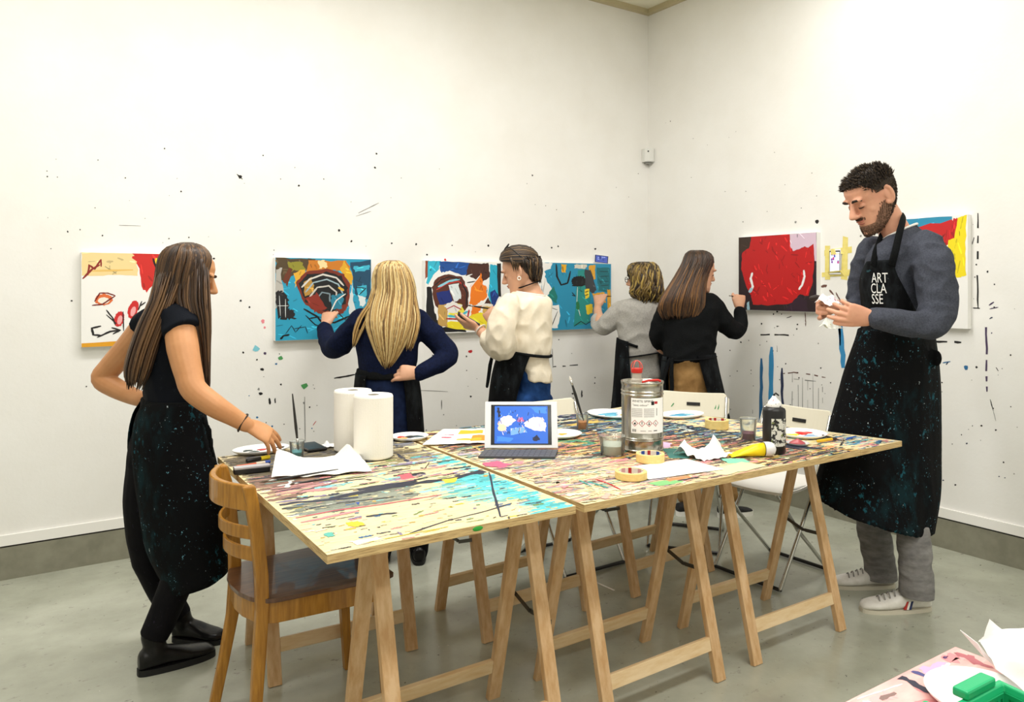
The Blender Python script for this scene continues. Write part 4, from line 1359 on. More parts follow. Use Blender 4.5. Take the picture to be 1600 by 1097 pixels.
sm = [mat('screen_' + c, c, .25, emit=c, estr=.55) for c in ('2b62c4', 'd8cfe6', 'e9c7a8', '1b1f3a', '6f9fe0', 'c05a8a', '3f7fd8')]
c0 = cc + nrm * .0042
sx, sy = wd * .365, ht * .40
mb.poly([c0 + ux * sx * x + up_t * sy * y for x, y in ((-1, -1), (1, -1), (1, 1), (-1, 1))], 0)
r = random.Random(3)
shapes = [(1, [(-.85, .1), (-.7, .45), (-.4, .5), (-.2, .2), (-.5, -.1), (-.75, -.05)]), (2, [(-.88, .1), (-.55, -.05), (-.6, -.35), (-.85, -.3)]), (1, [(.1, .1), (.45, .42), (.8, .4), (.95, 0), (.9, -.35), (.5, -.3), (.15, -.1)]),
          (4, [(-.45, -.2), (.1, -.1), (.2, -.4), (-.4, -.55)]), (5, [(-.15, .3), (.05, .4), (.1, .2), (-.1, .14)]), (6, [(.3, .95), (.95, .95), (.95, .6), (.6, .62)]), (3, [(-.9, .9), (-.8, .9), (-.78, .4), (-.88, .4)]), (6, [(-.9, -.6), (-.3, -.7), (-.4, -.9), (-.9, -.9)]), (3, [(.4, -.7), (.6, -.55), (.7, -.8), (.5, -.9)])]
ly = 0
for k, P in shapes:
    ly += 1
    mb.poly([c0 + nrm * (ly * .00002) + ux * sx * p.x + up_t * sy * p.y for p in rag(P, .03, r, 5)], k)
for _ in range(60):
    x, y = r.uniform(-.92, .92), r.uniform(-.4, .8)
    ly += 1
    L, R_ = stroke2([(x, y), (x + r.uniform(-.06, .06), y - r.uniform(.06, .2))], r.uniform(.01, .03), r, .3)
    mb.poly([c0 + nrm * (ly * .00002) + ux * sx * p.x + up_t * sy * p.y for p in L + R_[::-1]], r.choice([3, 3, 1, 4, 2, 0]))
put('screen', mb, sm, t, recalc=False)
mb = MB()
kb = [T(757, 705), T(872, 705), T(867, 717), T(747, 716)]
mb.prism([(p.x, p.y) for p in kb][::-1], TZ + .0008, TZ + .0065)
o = put('keyboard_cover', mb, mat('charcoal_keys', '4a4b50', .65), t)
mb = MB()
for j in range(4):
    for i in range(14):
        u0, u1, v0, v1 = (i + .12) / 14, (i + .88) / 14, (j + .15) / 4, (j + .85) / 4
        P = [kb[0].lerp(kb[1], u).lerp(kb[3].lerp(kb[2], u), v) + UP * .0072 for u, v in ((u0, v0), (u1, v0), (u1, v1), (u0, v1))]
        mb.poly(P)
put('keys', mb, mat('key_grey', '5f6066', .6), o, recalc=False)

# white spirit can
c = W(1003.5, 702, 2.93)
c.z = TZ
t = thing('metal_can', 'tall silver metal can of white spirit with red cap in the middle of the table', 'can', c)
R_, H_ = 0.0805, 0.262
prof = [(0.0, .001), (R_ - .003, .001), (R_, .003), (R_, .008), (R_ - .002, .010)]
for z in (0.045, 0.052):
    prof += [(R_ - .002, z - .003), (R_ + .0006, z), (R_ - .002, z + .003)]
for z in (0.214, 0.226):
    prof += [(R_ - .002, z - .004), (R_ + .0006, z), (R_ - .002, z + .004)]
prof += [(R_ - .002, H_ - .012), (R_, H_ - .008), (R_ + .001, H_ - .002), (R_, H_), (R_ - .003, H_ - .001), (R_ - .004, H_ - .010), (0.0, H_ - .010)]
mb = MB()
mb.lathe(prof, c, 56, cap=False)
put('can_body', mb, M_tin, t, smooth=False)
for o in t.children:
    for p in o.data.polygons:
        p.use_smooth = abs(p.normal.z) < .5
nk = c + Vector((0.028, 0.02, 0)) * -1 + UP * (H_ - .010)
nk = W(995, 600, 2.93)
nk.z = TZ + H_ - .010
mb = MB()
mb.lathe([(0.022, 0), (0.022, .014), (0.018, .020), (0.0175, .042)], nk, 28)
put('neck', mb, mat('pale_spout', 'bcb3a6', .5), t, smooth=False)
mb = MB()
mb.lathe([(0.0205, .040), (0.0215, .044), (0.0215, .054), (0.0205, .057)], nk, 28)
o = put('cap', mb, mat('red_cap', 'cf2a22', .4), t)
mb = MB()
for a in (0.3, 0.3 + pi / 2):
    u = Vector((cos(a), sin(a), 0))
    mb.tube([nk + u * .025 * cos(s) + UP * (.056 + .030 * sin(s)) for s in [pi * i / 12 for i in range(13)]], .0018, 8)
put('wire_pull', mb, mat('red_wire', 'd8574c', .4), o, smooth=True)
mb = MB()
hd = VR
mb.tube([c + hd * (-.006) + UP * (H_ + .001) - VF * .05, c + hd * .015 + UP * (H_ + .006) - VF * .05, c + hd * .052 + UP * (H_ + .007) - VF * .045, c + hd * .060 + UP * (H_ + .003) - VF * .043], .0045, 8)
put('carry_handle', mb, mat('red_cap', 'cf2a22', .4), t, smooth=True)

ang0 = math.atan2(-VF.y, -VF.x)          # the side of the can turned to the camera


def on_can(x, z, r):
    a = ang0 + x / R_
    return c + Vector((cos(a) * r, sin(a) * r, z))


LW = 0.070
a_off = 0.014
mb = MB()
n = 24
rr = R_ + .0008
rings = [[on_can(-LW + a_off + 2 * LW * i / n, z, rr) for i in range(n + 1)] for z in (0.074, 0.205)]
mb.loft(rings, cap=False, closed=False)
lab = put('paper_label', mb, M_paper, t, smooth=True, recalc=False)


def wrap(me, x0, z0, r):
    for v in me.vertices:
        v.co = on_can(x0 + v.co.x, z0 + v.co.y, r)
    return me


def label_text(s, x0, z0, size, col, par, name, align='LEFT', sx=1.0):
    me = text_mesh(s, size, align)
    for v in me.vertices:
        v.co.x *= sx
    link(name, wrap(me, x0, z0, rr + .0006), paint(col), par, recalc=False)


label_text('WHITE SPIRIT', -.052, .1905, .0115, '2a2a2c', lab, 'lettering', sx=1.15)
label_text('"sans odour"', -.050, .1765, .0100, '2a2a2c', lab, 'lettering', sx=1.15)
mb = MB()
r = random.Random(2)
for col in range(2):
    for ln in range(10):
        x = -.053 + col * .046
        z = .166 - ln * .0034
        e = x + .040
        while x < e:
            l = r.uniform(.002, .006)
            mb.poly([on_can(x, z, rr + .0005), on_can(min(x + l, e), z, rr + .0005), on_can(min(x + l, e), z + .0013, rr + .0005), on_can(x, z + .0013, rr + .0005)], 0)
            x += l + .0012
for x0, z0, x1, z1, m in ((.020, .180, .032, .194, 1), (.033, .184, .047, .193, 2), (-.050, .080, -.034, .090, 1), (.042, .140, .045, .168, 0), (-.02, .083, .0, .085, 0), (.008, .083, .022, .085, 0), (.03, .083, .045, .086, 1)):
    k = 6
    for i in range(k):
        if m == 1 and (x0 == -.050) and i % 2:
            continue
        xa, xb = x0 + (x1 - x0) * i / k, x0 + (x1 - x0) * (i + 1) / k
        mb.poly([on_can(xa, z0, rr + .0005), on_can(xb, z0, rr + .0005), on_can(xb, z1, rr + .0005), on_can(xa, z1, rr + .0005)], m)
put('fine_print', mb, [paint('8a8a8c'), paint('1c1c1e'), paint('b8242c')], lab, recalc=False)
for i in range(4):
    mb = MB()
    cx_, cz, h = -.041 + i * .0265, .112, .0125

    def dia(k, e):
        return [on_can(cx_ + x * h * k, cz + z * h * k, rr + e) for x, z in ((0, 1), (1, 0), (0, -1), (-1, 0))]
    A, B = dia(1, .0006), dia(.80, .0006)
    for q in range(4):
        mb.poly([A[q], A[(q + 1) % 4], B[(q + 1) % 4], B[q]], 0)
    if i == 0:      # flame
        P = [(-.003, -.0045), (.003, -.0045), (.004, -.001), (.0015, .005), (0, .001), (-.0035, .001)]
        mb.poly([on_can(cx_ + x, cz + z, rr + .0006) for x, z in P], 1)
    elif i == 1:    # exclamation mark
        mb.poly([on_can(cx_ + x, cz + z, rr + .0006) for x, z in ((-.0012, -.001), (.0012, -.001), (.0016, .006), (-.0016, .006))], 1)
        mb.poly([on_can(cx_ + x, cz + z, rr + .0006) for x, z in ((-.0012, -.0045), (.0012, -.0045), (.0012, -.0022), (-.0012, -.0022))], 1)
    elif i == 2:    # health hazard figure
        mb.poly([on_can(cx_ + x, cz + z, rr + .0006) for x, z in ((-.005, -.003), (0, -.006), (.005, -.003), (.0015, -.001), (-.0015, -.001))], 1)
        mb.poly([on_can(cx_ + x, cz + z, rr + .0006) for x, z in ((-.002, .001), (.002, .001), (.002, .005), (-.002, .005))], 1)
    else:
        mb.poly([on_can(cx_ + x, cz + z, rr + .0006) for x, z in ((-.002, .004), (-.0005, .004), (0, -.002), (.004, -.003), (.003, -.0045), (-.002, -.004))], 1)
    put('hazard_sign', mb, [paint('b5323a'), paint('1c1c1e')], lab, recalc=False)

# masking tape rolls
M_mtape = mat('masking_tape_roll', 'f0d68f', .6, c2='e8c97c', scale=60, stretch=(1, 1, 4))
for (x, y), r0, h, lb, cc in (((1016, 721), .050, .030, 'masking tape roll with red and blue inner core, in front of the metal can', '2a4fa0'), ((986, 747), .052, .024, 'masking tape roll at the front edge of the table, beside the white sheet', 'cfa0a0'),
                              ((1120, 669), .051, .038, 'masking tape roll at the back of the table between the can and the black bottle', 'a83a38')):
    c = T(x, y)
    t = thing('masking_tape_roll', lb, 'tape roll', c, 'masking tape rolls on the table')
    mb = MB()
    mb.lathe([(.040, .0008), (r0 - .001, .0008), (r0, .002), (r0, h - .001), (r0 - .001, h), (.040, h), (.040, .0008)], c, 44, cap=False)
    put('tape', mb, M_mtape, t, smooth=False)
    mb = MB()
    mb.lathe([(.0398, .001), (.0398, h + .0003), (.038, h + .0003), (.038, .001), (.0398, .001)], c, 44, cap=False)
    mb.m = [(1 if (i % 44) % 11 < 2 else (2 if (i % 44) % 11 in (4, 5, 6) else 0)) for i in range(len(mb.f))]
    put('core', mb, [paint('e9e2d6'), paint('b02a2c'), paint(cc)], t, recalc=False)

# printed sheet
o = sheet('paper_sheet', 'flat white printed sheet near the front edge of the table, under the crumpled tissue', [T(1014, 750), T(1131, 734), T(1073, 718), T(974, 732)], M_paper, 'paper', amp=.002, seed=7)
mb = MB()
q = [T(1014, 750), T(1131, 734), T(1073, 718), T(974, 732)]
for ln in range(7):
    v = .55 + ln * .05
    for u0, u1 in ((.35, .58), (.6, .86)):
        P = [q[0].lerp(q[1], u).lerp(q[3].lerp(q[2], u), vv) + UP * .0048 for u, vv in ((u0, v), (u1, v), (u1, v + .012), (u0, v + .012))]
        mb.poly(P)
put('print_lines', mb, paint('c9c9d2'), o, recalc=False)

# black paint bottle
c = W(1209.5, 705, 2.872)
c.z = TZ
t = thing('paint_bottle', 'black paint bottle with stained label and white nozzle cap', 'bottle', c)
r0 = .0415
mb = MB()
mb.lathe([(r0 - .004, .001), (r0, .005), (r0, .158), (r0 - .003, .166), (.026, .172), (.020, .174)], c, 36)
put('bottle_body', mb, M_black, t, smooth=True)
mb = MB()
n = 20
rings = [[c + Vector((cos(a), sin(a), 0)) * (r0 + .0007) + UP * z for a in [ang0 - .55 + 1.75 * i / n for i in range(n + 1)]] for z in (.030, .132)]
mb.loft(rings, cap=False, closed=False)
lab = put('bottle_label', mb, splatter(mat('stained_label', 'd9d8d0', .6), [('1c1c1e', 60, .50, .53, 0, (1, 1, 1)), ('7f8a4a', 45, .62, .66, 0, (1, 1, 1)), ('b03a44', 30, .68, .72, 0, (1, 1, 1))]), t, smooth=True, recalc=False)
mb = MB()
mb.lathe([(.026, .170), (.027, .174), (.027, .186), (.020, .194), (.010, .204), (.006, .212)], c, 28)
put('nozzle_cap', mb, splatter(mat('stained_cap', 'f2f0ee', .4), [('1c1c1e', 50, .58, .6, 0, (1, 1, 1)), ('c0262c', 40, .66, .68, 0, (1, 1, 1))]), t, smooth=True)
mb = MB()
mb.tube([c + UP * .209, c + UP * .216, c + UP * .222 + VR * .006, c + UP * .214 + VR * .016], [.0045, .004, .0035, .003], 8)
put('nozzle_drip', mb, M_black, t, smooth=True)

# yellow paint tube
a, b = T(1140, 713), T(1193, 713)
ux = (b - a).normalized()
t = thing('paint_tube', 'yellow paint tube with round white cap lying near the front right of the table', 'paint tube', a)
mb = MB()
L = (b - a).length
uy = Vector((-ux.y, ux.x, 0))
rings = []
for k, ry, rz in ((0, .027, .0015), (.08, .027, .003), (.35, .0265, .012), (.7, .0255, .021), (1.0, .025, .0245)):
    p = a + ux * L * k + UP * (max(rz, .0015) + .0008)
    rings.append([p + uy * ry * cos(s) + UP * rz * sin(s) for s in [2 * pi * i / 24 for i in range(24)]])
mb.loft(rings)
put('tube_body', mb, mat('yellow_tube', 'f4dc14', .35), t, smooth=True)
for nm, k0, k1, rr, m, pr in (('band', 1.0, 1.02, .0252, M_black, None), ('cap', 1.02, 1.36, .0262, M_phone, 1)):
    mb = MB()
    p = a + UP * (.0245 + .0008 + (.0015 if pr else 0))
    zz = [(rr, L * k0), (rr, L * k1)] if not pr else [(rr, L * k0), (rr, L * 1.16), (rr * .93, L * 1.24), (rr * .72, L * 1.31), (rr * .3, L * 1.355)]
    mb.lathe(zz, p, 28, axis=ux)
    put(nm, mb, m, t, smooth=bool(pr))

# lid with pink paint, oil stick, little blue brush
c = T(1246, 694)
t = thing('paint_dish', 'clear plastic lid holding pinkish red paint in front of the red and yellow palette', 'dish', c)
mb = MB()
mb.lathe([(.040, .0008), (.044, .006), (.045, .007), (.043, .007), (.039, .0025)], c, 32)
put('dish', mb, mat('lid_grey', 'cfd0cf', .25), t)
mb = MB()
ring = lambda k, z: [c + Vector((cos(a) * .034 * k * (1 + .15 * sin(3 * a)), sin(a) * .030 * k, z)) for a in [2 * pi * i / 20 for i in range(20)]]
mb.loft([ring(1, .003), ring(.85, .009), ring(.4, .017), ring(.1, .022)])
put('paint_dab', mb, mat('wet_pinkred', 'b3545a', .3), t, smooth=True)
marker('yellow oil stick with dark tip at the right end of the table', T(1277, 692, .0065), T(1306, 688, .0065), .006, [('stick', 0, .8, 1, paint('e9b92c')), ('wrapper', .78, 1, 1.05, paint('3a2a20'))], name='oil_stick', cat='oil stick')
brush('dark paint brush with brown bristles behind the yellow oil stick', T(1318, 691, .004), T(1284, 682, .006), .003, mat_tip=paint('4a2a1c'))
brush('small blue handled paint brush at the far right end of the table', T(1337, 684, .005), T(1317, 690, .004), .0035, col=paint('2458b0'))

# strip of tape on the floor under the table
a, b = FL(921, 906), FL(960, 923)
mb = MB()
mb.beam(a + UP * .0012, b + UP * .0012, .009, .002, Vector((0, 1, 0)))
tag(put('tape_scrap', mb, M_paper, loc=a), 'thin white strip lying on the floor under the middle of the table', 'paper strip')

# ================================================================== things on the corner table
M_green = mat('green_crate_plastic', '1fae72', .35)
T2 = 0.76


def Q(px, py, dz=0.0):
    p = on_plane(px, py, T2 + dz)
    return Vector((p.x, p.y, T2 + dz))


# heap of paper sheets
lbl = ['big white sheet spread over the right edge of the corner table', 'folded white sheet with a raised pointed corner on the corner table']
q = [Q(1558, 1046), Q(1660, 1120), Q(1700, 990), Q(1536, 1004, .012)]
sheet('paper_sheet', lbl[0], [Q(1556, 1047, .018), Q(1690, 1160, .018), Q(1720, 1010, .05), Q(1530, 1002, .034)], M_paper, 'paper', amp=.008, seed=2, n=18, freq=6)
sheet('paper_sheet', lbl[1], [Q(1529, 1004, .048), Q(1640, 1050, .075), Q(1660, 980, .085), Q(1546, 988, .072)], M_paper, 'paper', amp=.010, seed=5, n=18, freq=6,
      lift=lambda u, v: 0.02 * max(0, 1 - u / .16) * max(0, (v - .5) * 2))
mb = MB()
P = [Q(1500, 985, .03), Q(1527, 1006, .030), Q(1558, 1044, .004), Q(1540, 1030, .012)]
mb.loft([[P[0], P[0] + UP * .0008], [P[1], P[1] + UP * .0012], [P[2], P[2] + UP * .001]], cap=False, closed=False)
mb.poly([P[0], P[1], P[2], P[3]])
o = tag(put('paper_scrap', mb, M_paper, loc=P[3]), 'pointed torn paper strip sticking up at the edge of the corner table', 'paper')
s = o.modifiers.new('thick', 'SOLIDIFY')
s.thickness = .0008
c = Q(1545, 1100)
t = palette('large round white plate under the green crate on the corner table', Q(1540, 1098), .082, .082, 0, [], group=None, rim=.014)

# crate: open basket with ribbed rim
t = thing('plastic_crate', 'green plastic crate standing in the lower right corner of the photo', 'crate', Q(1520, 1150))
zt, zb = T2 + .10, T2 + .016
cor = on_plane(1558, 1058, zt)
ax, ay = Vector((-0.999, 0.03, 0)).normalized(), Vector((-0.15, -0.99, 0)).normalized()
c0 = Vector((cor.x - .008, cor.y - .008, 0))
cw, cl = .24, .30
P4 = [c0, c0 + ax * cw, c0 + ax * cw + ay * cl, c0 + ay * cl]
cen = sum(P4, Vector()) / 4


def crate_ring(k, z):
    out = []
    for p in P4:
        q = cen + (p - cen) * k
        out.append(Vector((q.x, q.y, z)))
    return out


mb = MB()
mb.loft([crate_ring(.98, zt - .014), crate_ring(1.03, zt - .014), crate_ring(1.03, zt), crate_ring(.97, zt), crate_ring(.95, zt - .010), crate_ring(.98, zt - .014)], cap=False)
put('rim', mb, M_green, t, bevel=.002)
mb = MB()
mb.loft([crate_ring(.955, zt - .012), crate_ring(.985, zt - .012), crate_ring(.99, zt - .030), crate_ring(.955, zt - .030), crate_ring(.955, zt - .012)], cap=False)
put('rim_step', mb, M_green, t)
mb = MB()
A, B = crate_ring(.955, zt - .012), crate_ring(.90, zb)
for i in range(4):
    a0, a1, b0, b1 = A[i], A[(i + 1) % 4], B[i], B[(i + 1) % 4]
    sd = (a1 - a0).normalized()
    n = 14
    for k in range(n + 1):
        mb.beam(a0.lerp(a1, k / n), b0.lerp(b1, k / n), .006 if k not in (0, n) else .014, .004, sd)
    for k in (.0, .35, .7, 1.0):
        mb.beam(a0.lerp(b0, k), a1.lerp(b1, k), .006, .004, UP)
put('basket_wall', mb, mat('green_crate_rib', '159a62', .4), t)
mb = MB()
B2 = crate_ring(.90, zb)
mb.prism([(p.x, p.y) for p in B2], zb - .002, zb + .002)
put('floor_panel', mb, mat('green_crate_rib', '159a62', .4), t)
for i in (0, 1):
    mb = MB()
    a = c0 + (ax * (.02 if i == 0 else .15)) - ay * 0.006
    p0, p1 = a, a + ax * .07
    mb.beam(Vector((p0.x, p0.y, zt + .006)), Vector((p1.x, p1.y, zt + .006)), .02, .012, ay)
    put('stacking_lug', mb, M_green, t, bevel=.003)
# ================================================================== people
M_apron = splatter(mat('black_apron_cloth', '0b0c0e', .85, bump=.25, bscale=300), [('10262b', 16, .46, .62, .50, (1, 1, .5)), ('1e505c', 46, .56, .62, .52, (1, 1, .7)), ('5f93a4', 90, .63, .66, .50, (1, 1, 1)), ('c9d8dc', 80, .68, .70, .48, (1, 1, .7)), ('8a8f92', 120, .70, .73, 0, (1, 1, 1))])
M_apron2 = splatter(mat('black_apron_plain', '0c0d0f', .85, bump=.25, bscale=300), [('23272a', 12, .48, .65, 0, (1, 1, .4)), ('c9d0d0', 70, .70, .72, .45, (1, 1, .8)), ('2a4a50', 40, .64, .70, .5, (1, 1, 1))])
M_black_knit = mat('black_knit', '0e0f10', .9, c2='17191b', scale=160, bump=.3, bscale=260)
M_navy_knit = mat('navy_knit', '131b38', .9, c2='0c1226', scale=90, bump=.3, bscale=260)
M_grey_knit = mat('light_grey_knit', 'b4b1ab', .9, c2='a19e98', scale=120, bump=.3, bscale=260)
M_cream_knit = mat('cream_jersey', 'e9dfcb', .9, c2='dfd3bc', scale=18, bump=.2, bscale=200)
M_char_knit = mat('charcoal_knit', '4c4f5a', .9, c2='3d4049', scale=150, bump=.35, bscale=300)
M_shirtA = splatter(mat('dark_navy_tee', '12151c', .85, bump=.2, bscale=250), [('2a3038', 60, .6, .72, .5, (1, 1, 1))])
M_legg = splatter(mat('black_legging', '0e0d11', .7, bump=.2, bscale=200), [('2a2634', 90, .62, .7, .4, (1, 1, .5))])
M_jeans = mat('blue_jeans', '24477e', .85, c2='17305a', scale=16, bump=.2, bscale=400)
M_navyj = mat('navy_denim', '1c2848', .85, c2='131b33', scale=25)
M_greyj = mat('grey_jeans', '8d8b8a', .9, c2='6f6d6d', scale=14, stretch=(1, 1, 2.5), bump=.25, bscale=300)
M_tan = mat('tan_trousers', 'a07d50', .85, c2='86653d', scale=12, bump=.15, bscale=120)
M_leather = mat('black_leather', '0b0a0b', .30, spec=.3, c2='131212', scale=30, bump=.15, bscale=60)
M_sneak = mat('white_sneaker', 'e9e6e0', .6, c2='dcd8d0', scale=30)
M_sole = mat('off_white_sole', 'cfc9b8', .6)
M_bsneak = mat('black_sneaker', '1b1b1d', .7)


def skin(name, c, c2):
    m = mat(name, c, .5, c2=c2, scale=14, contrast=(.3, .75))
    m.node_tree.nodes['Principled BSDF'].inputs['Subsurface Weight'].default_value = .08
    m.node_tree.nodes['Principled BSDF'].inputs['Subsurface Radius'].default_value = (.012, .005, .003)
    return m


for _m in (M_apron, M_apron2, M_black_knit, M_navy_knit, M_grey_knit, M_cream_knit, M_char_knit, M_shirtA, M_legg, M_jeans, M_navyj, M_greyj, M_tan):
    _m.node_tree.nodes['Principled BSDF'].inputs['Specular IOR Level'].default_value = .12

SK_A, SK_F, SK_L = skin('tan_skin', 'cf9668', 'c08657'), skin('rosy_skin', 'e0a88a', 'd2947a'), skin('light_skin', 'dcab8c', 'cc977a')


def row_pt(row, a, k=1.0, off=0.0, e=2.2):
    """Point on a ring seen from the camera: row = (xl, yl, xr, yr, depth, half depth[, depth slope])."""
    xl, yl, xr, yr, d, t = row[:6]
    sl = row[6] if len(row) > 6 else 0.0
    l, r = W(xl, yl, d - sl), W(xr, yr, d + sl)
    c, u = (l + r) / 2, (r - l) / 2
    ca, sa = cos(a), sin(a)
    ex = 2 / e
    x = math.copysign(abs(ca) ** ex, ca)
    y = math.copysign(abs(sa) ** ex, sa)
    fwd = Vector((c.x, c.y, 0)).normalized()
    return c + u * (k + off / max(u.length, .01)) * x - fwd * (t * k + off) * y


def vloft(mb, rows, n=28, k=1.0, off=0.0, e=2.2, mi=0):
    mb.loft([[row_pt(r, 2 * pi * i / n, k, off, e) for i in range(n)] for r in rows], mi)


def dense(rows, m=4):
    """More rows in between, on a smooth curve."""
    rows = [tuple(r) + (0.0,) * (7 - len(r)) for r in rows]
    out = []
    for i in range(len(rows) - 1):
        p0, p1, p2, p3 = rows[max(i - 1, 0)], rows[i], rows[i + 1], rows[min(i + 2, len(rows) - 1)]
        for k in range(m):
            s = k / m
            out.append(tuple(.5 * (2 * b + (c - a) * s + (2 * a - 5 * b + 4 * c - d) * s * s + (3 * b - a - 3 * c + d) * s ** 3) for a, b, c, d in zip(p0, p1, p2, p3)))
    out.append(rows[-1])
    return out


def vshell(rows, spans, th=.004, n=26, e=2.2, off=0.0):
    """Open cloth following rings between angles: spans = one (a0, a1) per row, degrees (0 right, 90 camera, 180 left)."""
    mb = MB()
    O, I = [], []
    for r, (a0, a1) in zip(rows, spans):
        A = [radians(a0 + (a1 - a0) * i / n) for i in range(n + 1)]
        O.append([row_pt(r, a, 1, off + th, e) for a in A])
        I.append([row_pt(r, a, 1, off, e) for a in A])
    rings = [o + i[::-1] for o, i in zip(O, I)]
    mb.loft(rings)
    return mb


def limb(mb, pts, n=18, k=1.0, off=0.0, ends=True):
    P = [W(p[0], p[1], p[2]) for p in pts]
    R_ = [p[3] * k + off for p in pts]
    # smooth the path
    Q, S = [], []
    for i in range(len(P) - 1):
        p0, p1, p2, p3 = P[max(i - 1, 0)], P[i], P[i + 1], P[min(i + 2, len(P) - 1)]
        for q in range(5):
            s = q / 5
            Q.append(.5 * (2 * p1 + (p2 - p0) * s + (2 * p0 - 5 * p1 + 4 * p2 - p3) * s * s + (3 * p1 - p0 - 3 * p2 + p3) * s ** 3))
            S.append(R_[i] + (R_[i + 1] - R_[i]) * s)
    Q.append(P[-1])
    S.append(R_[-1])
    mb.tube(Q, S, n, ends=ends)


def cloth(name, mb, m, root, voxel=.008, it=4, wr=(0, None), smooth=True, seed=1.0):
    me = remesh(mb, voxel, it)
    if wr[0]:
        wrinkle(me, wr[0], wr[1], seed)
    return link(name, me, m, root, smooth=smooth)


def hand(mb, wrist, d, nrm, thumb, s=1.0, curls=((15, 25, 15),) * 4, spread=5.0, tcurl=(35, 15), tout=38):
    """Hand grown from the wrist: d along the palm, nrm out of its back, thumb = side of the thumb (+1/-1 along d x nrm)."""
    d, nrm = Vector(d).normalized(), Vector(nrm)
    nrm = (nrm - d * nrm.dot(d)).normalized()
    t = d.cross(nrm).normalized() * thumb
    wrist = Vector(wrist)
    # palm
    rings = []
    for k, hw, ht, sh in ((-.02, .024, .019, 0), (.0, .026, .018, 0), (.025, .035, .0165, .003), (.055, .040, .015, .002), (.080, .040, .0125, 0), (.092, .036, .009, 0)):
        c = wrist + d * k * s + t * sh * s
        rings.append([c + t * hw * s * cos(a) + nrm * ht * s * sin(a) for a in [2 * pi * i / 18 for i in range(18)]])
    mb.loft(rings)
    tips = []
    for i, (o, L, r) in enumerate(((.0285, .074, .0088), (.0098, .082, .0090), (-.0095, .076, .0086), (-.0275, .060, .0076))):
        c = curls[min(i, len(curls) - 1)]
        sp = radians(spread * (1.5 - i))
        p = wrist + (d * (.084 - .004 * abs(i - 1)) + t * o) * s
        dir0 = (d * cos(sp) + t * sin(sp)).normalized()
        ax = dir0.cross(-nrm).normalized()
        pts, a = [p - dir0 * .012 * s], 0
        q = p.copy()
        pts.append(q.copy())
        for l, cc in zip((.46, .30, .24), c):
            a += radians(cc)
            dd = Quaternion(ax, a) @ dir0
            q = q + dd * L * l * s
            pts.append(q.copy())
        # joints softened by midpoints
        R_ = [r * 1.05, r * 1.08, r * 1.04, r * .97, r * .86]
        mb.tube(pts, [x * s for x in R_], 12)
        tips.append(q)
    p = wrist + (d * .022 + t * .026 - nrm * .006) * s
    a = radians(tout)
    dir0 = (d * cos(a) + t * sin(a)).normalized()
    ax = dir0.cross(-nrm - t * .7).normalized()
    pts, q, ang = [p - dir0 * .008 * s, p], p.copy(), 0
    for l, cc in zip((.044, .033, .026), (0,) + tuple(tcurl)):
        ang += radians(cc)
        q = q + (Quaternion(ax, ang) @ dir0) * l * s
        pts.append(q.copy())
    mb.tube(pts, [x * s for x in (.014, .0135, .0115, .0100, .0085)], 12)
    return tips + [q]


